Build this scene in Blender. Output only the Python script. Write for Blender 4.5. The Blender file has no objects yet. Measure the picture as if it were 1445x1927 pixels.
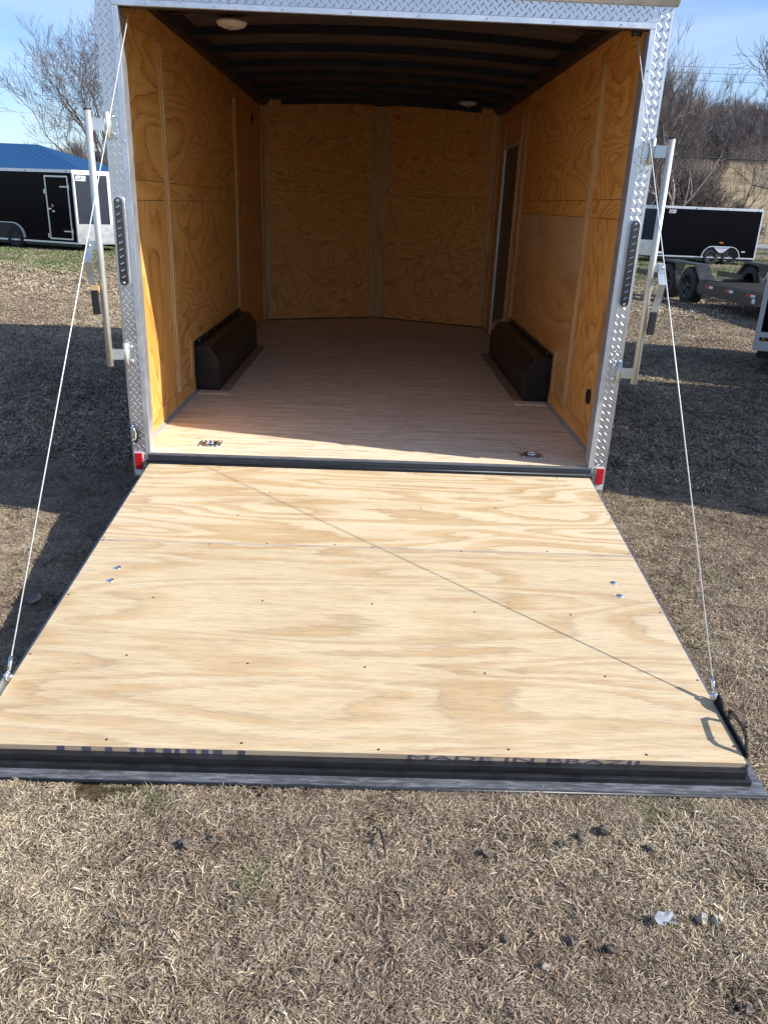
import bpy, math, random
import numpy as np
from mathutils import Vector, Matrix

# ------------------------------------------------------------------ camera, light, exposure
sc = bpy.context.scene
col = sc.collection
cam_d = bpy.data.cameras.new('camera')
cam = bpy.data.objects.new('camera', cam_d)
col.objects.link(cam)
YAW, PITCH, ROLL, FPX = -0.0221, -0.3769, 0.0406, 1464.1
cam.location = (-0.0069, -4.0228, 1.2943)
cam_d.sensor_fit = 'VERTICAL'
cam_d.sensor_height = 36.0
cam_d.lens = 36.0 * FPX / 1927.0
cam_d.clip_start = 0.05
cam_d.clip_end = 2000
def cam_axes():
    c, s = math.cos, math.sin
    def back(v):                       # camera frame (x right, y forward, z up) -> world
        x3, y2, z3 = v
        x = c(ROLL) * x3 - s(ROLL) * z3
        z2 = s(ROLL) * x3 + c(ROLL) * z3
        y = c(PITCH) * y2 - s(PITCH) * z2
        z = s(PITCH) * y2 + c(PITCH) * z2
        return Vector((c(YAW) * x - s(YAW) * y, s(YAW) * x + c(YAW) * y, z))
    return back((1, 0, 0)), back((0, 1, 0)), back((0, 0, 1))
R_, F_, U_ = cam_axes()
cam.rotation_euler = Matrix((( R_.x, U_.x, -F_.x), (R_.y, U_.y, -F_.y), (R_.z, U_.z, -F_.z))).to_euler()
sc.camera = cam

SUN_TRAVEL = Vector((-0.82, 0.20, -0.53)).normalized()
elev = math.asin(-SUN_TRAVEL.z)
az = math.atan2(-SUN_TRAVEL.x, -SUN_TRAVEL.y)
sun_d = bpy.data.lights.new('sun', 'SUN')
sun_d.energy = 4.3
sun_d.angle = math.radians(0.53)
sun_d.color = (1.0, 0.955, 0.89)
sun = bpy.data.objects.new('sun', sun_d)
sun.rotation_euler = SUN_TRAVEL.to_track_quat('-Z', 'Y').to_euler()
sun.location = (20, -10, 20)
col.objects.link(sun)

world = bpy.data.worlds.new('World')
sc.world = world
world.use_nodes = True
wn = world.node_tree
wn.nodes.clear()
wo = wn.nodes.new('ShaderNodeOutputWorld')
wb = wn.nodes.new('ShaderNodeBackground')
ws = wn.nodes.new('ShaderNodeTexSky')
ws.sky_type = 'NISHITA'
ws.sun_disc = False
ws.sun_elevation = elev
ws.sun_rotation = az
ws.air_density = 1.0
ws.dust_density = 0.6
ws.ozone_density = 1.6
wb.inputs['Strength'].default_value = 0.105
# thin streaky cirrus
wt = wn.nodes.new('ShaderNodeTexCoord')
wm = wn.nodes.new('ShaderNodeMapping')
wm.inputs['Rotation'].default_value = (0.2, 0.5, 0.7)
wm.inputs['Scale'].default_value = (1.2, 1.6, 7.0)
wz = wn.nodes.new('ShaderNodeTexNoise')
wz.inputs['Scale'].default_value = 1.6
wz.inputs['Detail'].default_value = 7
wz.inputs['Roughness'].default_value = 0.55
wz.inputs['Distortion'].default_value = 0.5
wr = wn.nodes.new('ShaderNodeMapRange')
wr.inputs['From Min'].default_value = 0.42
wr.inputs['From Max'].default_value = 0.80
wr.inputs['To Max'].default_value = 0.65
wx = wn.nodes.new('ShaderNodeMix')
wx.data_type = 'RGBA'
wx.inputs['B'].default_value = (5.6, 6.2, 7.2, 1)
L = wn.links.new
L(wt.outputs['Generated'], wm.inputs['Vector']); L(wm.outputs['Vector'], wz.inputs['Vector'])
L(wz.outputs['Fac'], wr.inputs['Value']); L(wr.outputs['Result'], wx.inputs['Factor'])
wg = wn.nodes.new('ShaderNodeMix'); wg.data_type = 'RGBA'; wg.blend_type = 'MULTIPLY'
wg.inputs['Factor'].default_value = 1.0
wg.inputs['B'].default_value = (0.72, 0.85, 1.10, 1)
L(ws.outputs['Color'], wg.inputs['A'])
L(wg.outputs['Result'], wx.inputs['A']); L(wx.outputs['Result'], wb.inputs['Color'])
L(wb.outputs['Background'], wo.inputs['Surface'])

sc.view_settings.view_transform = 'Standard'
sc.view_settings.look = 'None'
sc.view_settings.gamma = 1.0
sc.view_settings.exposure = 0.80
try: sc.view_settings.use_curve_mapping = False
except Exception: pass
sc.cycles.max_bounces = 12
sc.cycles.diffuse_bounces = 10
sc.cycles.glossy_bounces = 4
sc.cycles.use_denoising = True
sc.cycles.sample_clamp_indirect = 12

rnd = random.Random(7)
PI = math.pi

# ------------------------------------------------------------------ materials
def new_mat(name):
    m = bpy.data.materials.new(name)
    m.use_nodes = True
    nt = m.node_tree
    return m, nt, nt.nodes['Principled BSDF']

def N(nt, t, **kw):
    n = nt.nodes.new(t)
    for k, v in kw.items():
        if k.startswith('_'): setattr(n, k[1:], v)
        else:
            n.inputs[k.replace('__', ' ')].default_value = v
    return n

def coords(nt, scale=(1, 1, 1), rot=(0, 0, 0), seed=True):
    tc = N(nt, 'ShaderNodeTexCoord')
    mp = N(nt, 'ShaderNodeMapping')
    mp.inputs['Scale'].default_value = scale
    mp.inputs['Rotation'].default_value = rot
    if seed:
        oi = N(nt, 'ShaderNodeObjectInfo')
        vm = N(nt, 'ShaderNodeVectorMath', _operation='SCALE')
        vm.inputs[0].default_value = (17.3, 31.7, 23.9)
        nt.links.new(oi.outputs['Random'], vm.inputs['Scale'])
        ad = N(nt, 'ShaderNodeVectorMath', _operation='ADD')
        nt.links.new(tc.outputs['Object'], ad.inputs[0]); nt.links.new(vm.outputs[0], ad.inputs[1])
        nt.links.new(ad.outputs[0], mp.inputs['Vector'])
    else:
        nt.links.new(tc.outputs['Object'], mp.inputs['Vector'])
    return mp

def ramp(nt, stops, interp='LINEAR'):
    r = N(nt, 'ShaderNodeValToRGB')
    cr = r.color_ramp
    cr.interpolation = interp
    while len(cr.elements) < len(stops): cr.elements.new(0.5)
    for e, (p, c) in zip(cr.elements, stops):
        e.position = p
        e.color = c if len(c) == 4 else (*c, 1)
    return r

def math_n(nt, op, a, b=None):
    n = N(nt, 'ShaderNodeMath', _operation=op)
    for i, v in enumerate((a, b)):
        if v is None: continue
        if isinstance(v, (int, float)): n.inputs[i].default_value = v
        else: nt.links.new(v, n.inputs[i])
    return n.outputs[0]

def mix_n(nt, fac, a, b, blend='MIX'):
    n = N(nt, 'ShaderNodeMix', _data_type='RGBA', _blend_type=blend)
    for s, v in (('Factor', fac), ('A', a), ('B', b)):
        if isinstance(v, (int, float)): n.inputs[s].default_value = v
        elif isinstance(v, tuple): n.inputs[s].default_value = v if len(v) == 4 else (*v, 1)
        else: nt.links.new(v, n.inputs[s])
    return n.outputs['Result']

def wood(name, light, mid, dark, grain='X', rings=9.0, freq=1.0, stretch=5.0, rough=0.45, contrast=1.0,
         knots=0.5, fibre=0.35, stain=None, spec=0.4, rough_var=0.15, cloud=0.0, feather=0.45, streak=0.0):
    """Rotary-cut plywood: contour lines of a stretched noise field that bend round knots."""
    m, nt, b = new_mat(name)
    k = {'X': (1, stretch, stretch), 'Y': (stretch, 1, stretch), 'Z': (stretch, stretch, 1)}[grain]
    base = coords(nt, tuple(freq * v for v in k))
    n1 = N(nt, 'ShaderNodeTexNoise', Scale=0.62, Detail=2.2, Roughness=0.42, Distortion=0.55)
    nt.links.new(base.outputs[0], n1.inputs['Vector'])
    vo = N(nt, 'ShaderNodeTexVoronoi', Scale=0.55, Randomness=1.0)
    vo.feature = 'F1'
    nt.links.new(base.outputs[0], vo.inputs['Vector'])
    kd = math_n(nt, 'MULTIPLY', vo.outputs['Distance'], vo.outputs['Distance'])
    kn = math_n(nt, 'EXPONENT', math_n(nt, 'MULTIPLY', kd, -26.0))
    fine = N(nt, 'ShaderNodeTexNoise', Scale=5.5, Detail=3.0, Roughness=0.6)
    nt.links.new(base.outputs[0], fine.inputs['Vector'])
    f = math_n(nt, 'MULTIPLY', n1.outputs['Fac'], rings)
    f = math_n(nt, 'ADD', f, math_n(nt, 'MULTIPLY', kn, knots * 2.4))
    f = math_n(nt, 'ADD', f, math_n(nt, 'MULTIPLY', fine.outputs['Fac'], 0.42))
    gk = {'X': (9, 130, 130), 'Y': (130, 9, 130), 'Z': (130, 130, 9)}[grain]
    gb = coords(nt, gk)
    ng_ = N(nt, 'ShaderNodeTexNoise', Scale=1.0, Detail=2.0, Roughness=0.6)
    nt.links.new(gb.outputs[0], ng_.inputs['Vector'])
    f = math_n(nt, 'ADD', f, math_n(nt, 'MULTIPLY', ng_.outputs['Fac'], feather))
    fr = math_n(nt, 'FRACT', f)
    a = 0.5 - 0.5 * contrast
    rp = ramp(nt, [(0.0, light), (0.42, light), (0.62, mid), (0.82, mid), (0.93, dark), (1.0, light)])
    nt.links.new(fr, rp.inputs['Fac'])
    # which plys show strong rings and which are nearly plain
    big = N(nt, 'ShaderNodeTexNoise', Scale=0.35, Detail=2.0)
    nt.links.new(base.outputs[0], big.inputs['Vector'])
    bm = N(nt, 'ShaderNodeMapRange'); bm.inputs['From Min'].default_value = 0.35; bm.inputs['From Max'].default_value = 0.62
    bm.inputs['To Min'].default_value = 0.72 * contrast; bm.inputs['To Max'].default_value = min(1.0, contrast)
    nt.links.new(big.outputs['Fac'], bm.inputs['Value'])
    c = mix_n(nt, bm.outputs['Result'], tuple((l + q) / 2 for l, q in zip(light, mid)), rp.outputs['Color'])
    # broad mottling along the grain
    mot = N(nt, 'ShaderNodeTexNoise', Scale=1.7, Detail=4.0, Roughness=0.6, Distortion=0.8)
    nt.links.new(base.outputs[0], mot.inputs['Vector'])
    mr = ramp(nt, [(0.35, mid), (0.62, light)])
    nt.links.new(mot.outputs['Fac'], mr.inputs['Fac'])
    c = mix_n(nt, 0.30, c, mr.outputs['Color'])
    if cloud:
        cb = coords(nt, (1, 1, 1))
        cn = N(nt, 'ShaderNodeTexNoise', Scale=2.6, Detail=3.5, Roughness=0.55, Distortion=0.6)
        nt.links.new(cb.outputs[0], cn.inputs['Vector'])
        cr_ = ramp(nt, [(0.40, (0, 0, 0)), (0.68, (1, 1, 1))]); nt.links.new(cn.outputs['Fac'], cr_.inputs['Fac'])
        c = mix_n(nt, math_n(nt, 'MULTIPLY', cr_.outputs['Color'], cloud), c, tuple(min(1, v * 1.10) for v in light))
    if streak:
        sk = {'X': (1.6, 34, 34), 'Y': (34, 1.6, 34), 'Z': (34, 34, 1.6)}[grain]
        kb = coords(nt, sk)
        kn_ = N(nt, 'ShaderNodeTexNoise', Scale=1.0, Detail=4.0, Roughness=0.65, Distortion=0.3)
        nt.links.new(kb.outputs[0], kn_.inputs['Vector'])
        kr = ramp(nt, [(0.40, (1.10, 1.10, 1.08)), (0.50, (1, 1, 1)), (0.60, (0.80, 0.76, 0.72)), (0.72, (0.62, 0.57, 0.54))])
        nt.links.new(kn_.outputs['Fac'], kr.inputs['Fac'])
        c = mix_n(nt, streak, c, mix_n(nt, 1.0, c, kr.outputs['Color'], 'MULTIPLY'))
    # fibres
    fk = {'X': (13, 190, 190), 'Y': (190, 13, 190), 'Z': (190, 190, 13)}[grain]
    fb = coords(nt, fk)
    nf = N(nt, 'ShaderNodeTexNoise', Scale=1.0, Detail=3.0, Roughness=0.7)
    nt.links.new(fb.outputs[0], nf.inputs['Vector'])
    fr2 = ramp(nt, [(0.34, tuple(0.62 * v + 0.04 for v in (1, 1, 1))), (0.52, (1, 1, 1)), (0.75, (1.06, 1.06, 1.06))])
    nt.links.new(nf.outputs['Fac'], fr2.inputs['Fac'])
    c = mix_n(nt, fibre, c, mix_n(nt, 1.0, c, fr2.outputs['Color'], 'MULTIPLY'))
    # small dark knots
    vk = N(nt, 'ShaderNodeMapRange'); vk.inputs['From Min'].default_value = 0.035; vk.inputs['From Max'].default_value = 0.075
    vk.inputs['To Min'].default_value = 0.6 * min(1, knots); vk.inputs['To Max'].default_value = 0.0
    nt.links.new(vo.outputs['Distance'], vk.inputs['Value'])
    c = mix_n(nt, vk.outputs['Result'], c, tuple(0.45 * v for v in dark))
    rr = N(nt, 'ShaderNodeMapRange'); rr.inputs['To Min'].default_value = rough - rough_var; rr.inputs['To Max'].default_value = rough + rough_var
    nt.links.new(mot.outputs['Fac'], rr.inputs['Value'])
    if stain:
        sb = coords(nt, (1, 1, 1), seed=False)
        s1 = N(nt, 'ShaderNodeTexNoise', Scale=3.2, Detail=6.0, Roughness=0.62, Distortion=0.7)
        nt.links.new(sb.outputs[0], s1.inputs['Vector'])
        sx = N(nt, 'ShaderNodeSeparateXYZ'); nt.links.new(sb.outputs[0], sx.inputs[0])
        hz = N(nt, 'ShaderNodeMapRange'); hz.inputs['From Min'].default_value = -0.05; hz.inputs['From Max'].default_value = 0.5
        hz.inputs['To Min'].default_value = -0.12; hz.inputs['To Max'].default_value = 0.20
        nt.links.new(sx.outputs['Z'], hz.inputs['Value'])
        sv = math_n(nt, 'ADD', s1.outputs['Fac'], hz.outputs['Result'])
        sr = ramp(nt, [(0.50, (0, 0, 0)), (0.58, (0.55, 0.55, 0.55)), (0.66, (0.55, 0.55, 0.55)), (0.69, (0.95, 0.95, 0.95))])
        nt.links.new(sv, sr.inputs['Fac'])
        c = mix_n(nt, math_n(nt, 'MULTIPLY', sr.outputs['Color'], 0.55), c, stain)
        s2 = N(nt, 'ShaderNodeTexNoise', Scale=26.0, Detail=4.0, Roughness=0.7)
        nt.links.new(sb.outputs[0], s2.inputs['Vector'])
        s2r = ramp(nt, [(0.56, (0, 0, 0)), (0.68, (0.5, 0.5, 0.5))])
        nt.links.new(s2.outputs['Fac'], s2r.inputs['Fac'])
        c = mix_n(nt, s2r.outputs['Color'], c, stain)
    nt.links.new(c, b.inputs['Base Color'])
    nt.links.new(rr.outputs['Result'], b.inputs['Roughness'])
    b.inputs['Specular IOR Level'].default_value = spec
    bp = N(nt, 'ShaderNodeBump', Strength=0.12, Distance=0.002)
    nt.links.new(nf.outputs['Fac'], bp.inputs['Height'])
    nt.links.new(bp.outputs['Normal'], b.inputs['Normal'])
    return m

def plain(name, c, rough=0.5, metal=0.0, var=0.15, scale=8.0, bump=0.0, spec=0.5, dirt=None, dirt_lo=0.55, dirt_hi=0.75, stretch=(1, 1, 1), coat=0.0):
    m, nt, b = new_mat(name)
    mp = coords(nt, stretch)
    n = N(nt, 'ShaderNodeTexNoise', Scale=scale, Detail=5.0, Roughness=0.6)
    nt.links.new(mp.outputs[0], n.inputs['Vector'])
    lo = tuple(max(0, v * (1 - var)) for v in c); hi = tuple(min(1, v * (1 + var)) for v in c)
    r = ramp(nt, [(0.3, lo), (0.7, hi)])
    nt.links.new(n.outputs['Fac'], r.inputs['Fac'])
    cc = r.outputs['Color']
    if dirt:
        n2 = N(nt, 'ShaderNodeTexNoise', Scale=scale * 2.3, Detail=6.0, Roughness=0.7, Distortion=0.4)
        nt.links.new(mp.outputs[0], n2.inputs['Vector'])
        dr = ramp(nt, [(dirt_lo, (0, 0, 0)), (dirt_hi, (1, 1, 1))])
        nt.links.new(n2.outputs['Fac'], dr.inputs['Fac'])
        cc = mix_n(nt, dr.outputs['Color'], cc, dirt)
    nt.links.new(cc, b.inputs['Base Color'])
    rr = N(nt, 'ShaderNodeMapRange'); rr.inputs['To Min'].default_value = max(0.02, rough - 0.12); rr.inputs['To Max'].default_value = min(1, rough + 0.12)
    nt.links.new(n.outputs['Fac'], rr.inputs['Value']); nt.links.new(rr.outputs['Result'], b.inputs['Roughness'])
    b.inputs['Metallic'].default_value = metal
    b.inputs['Specular IOR Level'].default_value = spec
    b.inputs['Coat Weight'].default_value = coat
    if bump:
        bp = N(nt, 'ShaderNodeBump', Strength=0.5, Distance=bump)
        nt.links.new(n.outputs['Fac'], bp.inputs['Height']); nt.links.new(bp.outputs['Normal'], b.inputs['Normal'])
    return m

M = {}
# orange varnished wall plywood
WL_, WM_, WD_ = (0.90, 0.475, 0.135), (0.75, 0.325, 0.068), (0.23, 0.062, 0.010)
M['wall_h'] = wood('wall_plywood_along', WL_, WM_, WD_, 'Y', rings=17, freq=1.0, stretch=3.2, rough=0.40, contrast=1.0, knots=0.6, fibre=0.3)
M['wall_v'] = wood('wall_plywood_upright', WL_, WM_, WD_, 'Z', rings=17, freq=1.2, stretch=2.8, rough=0.40, contrast=1.0, knots=0.5, fibre=0.3)
M['wall_stain'] = wood('wall_plywood_scuffed', (0.80, 0.44, 0.15), (0.64, 0.30, 0.075), (0.28, 0.10, 0.022), 'Y', rings=12, freq=1.1, stretch=2.4, rough=0.32,
                       contrast=0.8, knots=0.4, fibre=0.3, stain=(0.70, 0.56, 0.38))
M['nose_ply'] = wood('nose_plywood', (0.90, 0.48, 0.14), (0.75, 0.33, 0.07), (0.21, 0.06, 0.011), 'X', rings=15, freq=0.75, stretch=9.0, rough=0.5, contrast=0.95, knots=0.6)
M['batten'] = wood('batten_pine', (0.74, 0.50, 0.24), (0.62, 0.36, 0.14), (0.36, 0.16, 0.05), 'Z', rings=6, freq=1.2, stretch=14, rough=0.6, contrast=0.9, knots=0.2)
M['floor_ply'] = wood('floor_plywood', (0.90, 0.79, 0.59), (0.79, 0.60, 0.405), (0.33, 0.155, 0.07), 'X', rings=11, freq=1.5, stretch=12.0, rough=0.62, contrast=1.0, knots=0.25, fibre=0.6, streak=0.6)
M['floor_trim'] = wood('floor_trim_ply', (0.52, 0.34, 0.20), (0.42, 0.25, 0.13), (0.28, 0.13, 0.06), 'Y', rings=7, freq=1.2, stretch=9, rough=0.6, contrast=0.8, knots=0.1)
M['ramp_a'] = wood('ramp_plywood_bold', (0.72, 0.60, 0.40), (0.56, 0.385, 0.20), (0.42, 0.245, 0.105), 'X', rings=15, freq=0.80, stretch=6.5, rough=0.55, contrast=1.0, knots=0.9, fibre=0.5, feather=0.5, streak=0.25)
M['ramp_b'] = wood('ramp_plywood_pale', (0.63, 0.51, 0.325), (0.52, 0.35, 0.180), (0.37, 0.275, 0.180), 'X', rings=11, freq=0.85, stretch=6.0, rough=0.55, contrast=0.95, cloud=0.35, feather=0.5, streak=0.32, knots=0.9, fibre=0.6)
M['ply_edge'] = plain('ply_edge', (0.46, 0.35, 0.24), 0.8, var=0.35, scale=1.0, stretch=(3, 200, 330))
M['alu'] = plain('brushed_aluminium', (0.74, 0.76, 0.79), 0.42, 0.85, var=0.10, scale=14, dirt=(0.38, 0.38, 0.40), dirt_lo=0.6, dirt_hi=0.78)
M['tread'] = plain('tread_plate_aluminium', (0.72, 0.71, 0.71), 0.30, 0.92, var=0.10, scale=6, dirt=(0.42, 0.38, 0.34), dirt_lo=0.58, dirt_hi=0.8)
M['zinc'] = plain('zinc_plated_steel', (0.62, 0.66, 0.66), 0.34, 0.85, var=0.12, scale=18)
M['zinc_tube'] = plain('galvanised_tube', (0.62, 0.63, 0.58), 0.42, 0.6, var=0.05, scale=8)
M['black'] = plain('black_paint_steel', (0.016, 0.017, 0.019), 0.38, 0.0, var=0.5, scale=9, dirt=(0.10, 0.095, 0.085), dirt_lo=0.66, dirt_hi=0.9)
M['lip'] = plain('black_flap_rubber', (0.10, 0.105, 0.115), 0.40, 0.25, var=0.35, scale=5, stretch=(1.2, 9, 9), dirt=(0.30, 0.32, 0.35), dirt_lo=0.46, dirt_hi=0.72)
M['flange'] = plain('scuffed_grey_flange', (0.17, 0.17, 0.185), 0.42, 0.5, var=0.35, scale=12, dirt=(0.33, 0.33, 0.35), dirt_lo=0.5, dirt_hi=0.75)
M['sill'] = plain('sill_black_rubber', (0.022, 0.024, 0.027), 0.42, 0.1, var=0.4, scale=16, stretch=(0.5, 6, 6), dirt=(0.22, 0.21, 0.18), dirt_lo=0.62, dirt_hi=0.82)
M['sill_grey'] = plain('sill_grey_strip', (0.16, 0.175, 0.20), 0.45, 0.3, var=0.2, scale=8)
M['box'] = plain('wheel_box_black', (0.013, 0.0095, 0.009), 0.36, 0.0, var=0.3, scale=4, dirt=(0.05, 0.04, 0.035), dirt_lo=0.6, dirt_hi=0.9)
M['ceil'] = plain('ceiling_liner', (0.085, 0.064, 0.056), 0.6, 0.0, var=0.25, scale=2.0, stretch=(1, 6, 1))
M['bow'] = plain('roof_bow_black', (0.005, 0.006, 0.014), 0.45, 0.0, var=0.3)
M['skin'] = plain('black_trailer_skin', (0.003, 0.0035, 0.006), 0.14, 0.0, var=0.2, scale=1.4, spec=0.08)
M['skin_grey'] = plain('charcoal_trailer_skin', (0.03, 0.035, 0.05), 0.16, 0.0, var=0.1, scale=1.2, spec=0.25)
M['white_al'] = plain('white_aluminium', (0.78, 0.79, 0.80), 0.4, 0.3, var=0.05)
M['door_dark'] = plain('door_inner_skin', (0.075, 0.050, 0.045), 0.4, 0.0, var=0.2)
M['red'] = plain('red_reflector', (0.55, 0.008, 0.02), 0.15, 0.0, var=0.15, scale=60, coat=0.8)
M['amber'] = plain('amber_marker', (0.65, 0.18, 0.02), 0.2, 0.0, var=0.1, coat=0.6)
M['lens'] = plain('smoked_lens', (0.035, 0.037, 0.042), 0.08, 0.0, var=0.35, scale=30, coat=1.0)
M['chrome'] = plain('chrome', (0.85, 0.87, 0.9), 0.12, 1.0, var=0.05)
M['dome'] = plain('dome_light_lens', (0.72, 0.66, 0.60), 0.4, 0.0, var=0.04)
M['cable'] = plain('coated_cable', (0.72, 0.74, 0.70), 0.4, 0.2, var=0.2, scale=120)
M['caulk'] = plain('grey_caulk', (0.33, 0.33, 0.34), 0.7)
M['rubber'] = plain('tyre_rubber', (0.02, 0.02, 0.021), 0.75, var=0.3, scale=20)
M['rim'] = plain('black_wheel_rim', (0.03, 0.03, 0.032), 0.25, 0.3)
M['vent'] = plain('black_grommet', (0.008, 0.008, 0.009), 0.5)
M['ink'] = plain('stamp_ink', (0.095, 0.085, 0.14), 0.8)
M['screw'] = plain('screw_head', (0.07, 0.05, 0.045), 0.5, 0.4)
M['grip'] = plain('black_grip', (0.015, 0.015, 0.016), 0.55, bump=0.001, scale=90)
M['roof_blue'] = plain('blue_metal_roof', (0.015, 0.066, 0.165), 0.6, 0.0, var=0.08, spec=0.1)
M['wall_white'] = plain('white_metal_siding', (0.70, 0.69, 0.66), 0.6, var=0.05)
M['bark'] = plain('winter_bark', (0.125, 0.103, 0.09), 0.9, var=0.35, scale=3)
M['bark_pale'] = plain('pale_bark', (0.34, 0.31, 0.27), 0.9, var=0.2, scale=3)
M['twig'] = plain('winter_twigs', (0.150, 0.120, 0.108), 0.95, var=0.3, scale=1.5)
M['ivy'] = plain('ivy_leaves', (0.02, 0.045, 0.015), 0.6, var=0.4, scale=3)
M['road'] = plain('old_asphalt', (0.24, 0.235, 0.225), 0.9, var=0.08, scale=1.5)
M['stone'] = plain('pale_limestone', (0.38, 0.33, 0.25), 0.9, var=0.25, scale=30, bump=0.003)
M['clod'] = plain('dark_soil_clod', (0.13, 0.105, 0.082), 0.95, var=0.35, scale=40, bump=0.004)
M['plastic'] = plain('clear_white_plastic', (0.42, 0.43, 0.45), 0.3, var=0.1)
M['leaf'] = plain('dead_leaf', (0.20, 0.17, 0.14), 0.8, var=0.3, scale=30)
M['stick'] = plain('dead_stick', (0.04, 0.03, 0.024), 0.9, var=0.3)
M['tape_red'] = plain('red_tape', (0.5, 0.03, 0.02), 0.4, var=0.05)
M['tape_white'] = plain('white_tape', (0.75, 0.75, 0.75), 0.4, var=0.05)
M['deckwood'] = plain('treated_deck', (0.03, 0.027, 0.022), 0.9, spec=0.1, var=0.3, scale=3)
M['wire'] = plain('power_wire', (0.02, 0.02, 0.022), 0.6)

# ------------------------------------------------------------------ mesh helpers
class MB:
    def __init__(s): s.v = []; s.f = []; s.mi = []
    def add(s, vs, fs, mi=0):
        o = len(s.v); s.v += [tuple(v) for v in vs]; s.f += [tuple(i + o for i in f) for f in fs]; s.mi += [mi] * len(fs); return s
    def hexa(s, p, mi=0):              # 8 corners: bottom 0-3 (ccw), top 4-7
        return s.add(p, [(3, 2, 1, 0), (4, 5, 6, 7), (0, 1, 5, 4), (1, 2, 6, 5), (2, 3, 7, 6), (3, 0, 4, 7)], mi)
    def box(s, x0, x1, y0, y1, z0, z1, mi=0):
        return s.hexa([(x0, y0, z0), (x1, y0, z0), (x1, y1, z0), (x0, y1, z0), (x0, y0, z1), (x1, y0, z1), (x1, y1, z1), (x0, y1, z1)], mi)
    def prism(s, poly, fn, a, b, mi=0):   # poly of (u,v), extruded w from a to b; fn(u,v,w)->xyz
        n = len(poly)
        vs = [fn(u, v, a) for u, v in poly] + [fn(u, v, b) for u, v in poly]
        fs = [tuple(range(n))[::-1], tuple(range(n, 2 * n))] + [(i, (i + 1) % n, n + (i + 1) % n, n + i) for i in range(n)]
        return s.add(vs, fs, mi)
    def tube(s, pts, rad, n=8, cap=True, mi=0):
        pts = [Vector(p) for p in pts]
        rads = rad if isinstance(rad, (list, tuple)) else [rad] * len(pts)
        rings = []; prev = None
        for i, p in enumerate(pts):
            d = (pts[min(i + 1, len(pts) - 1)] - pts[max(i - 1, 0)])
            if d.length < 1e-9: d = Vector((0, 0, 1))
            d.normalize()
            if prev is None: u = d.orthogonal().normalized()
            else:
                u = prev - d * prev.dot(d)
                u = u.normalized() if u.length > 1e-6 else d.orthogonal().normalized()
            prev = u; w = d.cross(u)
            rings.append([p + (u * math.cos(2 * PI * k / n) + w * math.sin(2 * PI * k / n)) * rads[i] for k in range(n)])
        vs = [v for r in rings for v in r]
        fs = []
        for i in range(len(pts) - 1):
            for k in range(n):
                a = i * n + k; b = i * n + (k + 1) % n
                fs.append((a, b, b + n, a + n))
        if cap:
            fs.append(tuple(range(n))[::-1]); fs.append(tuple(range(len(vs) - n, len(vs))))
        return s.add(vs, fs, mi)
    def lathe(s, prof, c, ax='Z', n=20, mi=0):   # prof: (r, h)
        vs = []; fs = []
        for r, h in prof:
            for k in range(n):
                a = 2 * PI * k / n; x, y = r * math.cos(a), r * math.sin(a)
                vs.append({'Z': (c[0] + x, c[1] + y, c[2] + h), 'X': (c[0] + h, c[1] + x, c[2] + y), 'Y': (c[0] + x, c[1] + h, c[2] + y)}[ax])
        for i in range(len(prof) - 1):
            for k in range(n):
                a = i * n + k; b = i * n + (k + 1) % n
                fs.append((a, b, b + n, a + n))
        return s.add(vs, fs, mi)

OFF = {}
def part(name, mb, mat, parent=None, smooth=False, bevel=0.0, kind=None, label=None, origin=None):
    vs = np.array(mb.v, dtype=float)
    c = (vs.min(0) + vs.max(0)) / 2 if origin is None else np.array(origin, float)
    me = bpy.data.meshes.new(name)
    me.from_pydata((vs - c).tolist(), [], mb.f)
    for m in (mat if isinstance(mat, (list, tuple)) else [mat]): me.materials.append(m)
    if any(mb.mi): me.polygons.foreach_set('material_index', mb.mi)
    if smooth: me.polygons.foreach_set('use_smooth', [True] * len(me.polygons))
    me.update()
    o = bpy.data.objects.new(name, me)
    col.objects.link(o)
    po = OFF.get(parent.name, np.zeros(3)) if parent else np.zeros(3)
    o.location = tuple(c - po)
    OFF[o.name] = c
    if parent: o.parent = parent
    if bevel:
        bv = o.modifiers.new('bevel', 'BEVEL'); bv.width = bevel; bv.segments = 2; bv.limit_method = 'ANGLE'
    if smooth:
        ok = o.modifiers.new('ws', 'WEIGHTED_NORMAL') if False else None
    if kind: o['kind'] = kind
    if label: o['label'] = label
    return o

def tag(o, label=None, cat=None, group=None, kind=None):
    if label: o['label'] = label
    if cat: o['category'] = cat
    if group: o['group'] = group
    if kind: o['kind'] = kind
    return o

def thing(name, loc, label, cat, group=None, rz=0.0, local=True):
    o = bpy.data.objects.new(name, None)
    o.empty_display_size = 0.3
    col.objects.link(o)
    o.location = loc; o.rotation_euler = (0, 0, rz)
    OFF[o.name] = np.zeros(3) if local else np.array(loc, float)
    return tag(o, label, cat, group)

def copy_tree(o, parent=None):
    c = o.copy(); col.objects.link(c)
    if parent: c.parent = parent
    for ch in [k for k in bpy.data.objects if k.parent == o]: copy_tree(ch, c)
    return c

def dup(o, loc):                       # copy of a part (shares mesh) with its children, placed in its parent's frame
    c = copy_tree(o, o.parent)
    c.location = loc
    OFF[c.name] = OFF[o.name] + (np.array(loc) - np.array(o.location))
    return c

# ------------------------------------------------------------------ ground
def sstep(a, b, t):
    t = min(1, max(0, (t - a) / (b - a))); return t * t * (3 - 2 * t)
def zg(x, y):
    z = -0.42 + 0.07 * min(1, max(0, -y / 2.15)) + 0.02 * min(1, max(0, (-y - 2.15) / 3.0))
    if y > 58:
        k = 0.045 + 0.085 * sstep(5, 30, x)
        z += k * (min(y, 140) - 58) * sstep(58, 80, y)
        if y > 140: z += min(y - 140, 70) * (0.03 + 0.13 * sstep(5, 30, x))
    return z

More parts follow.
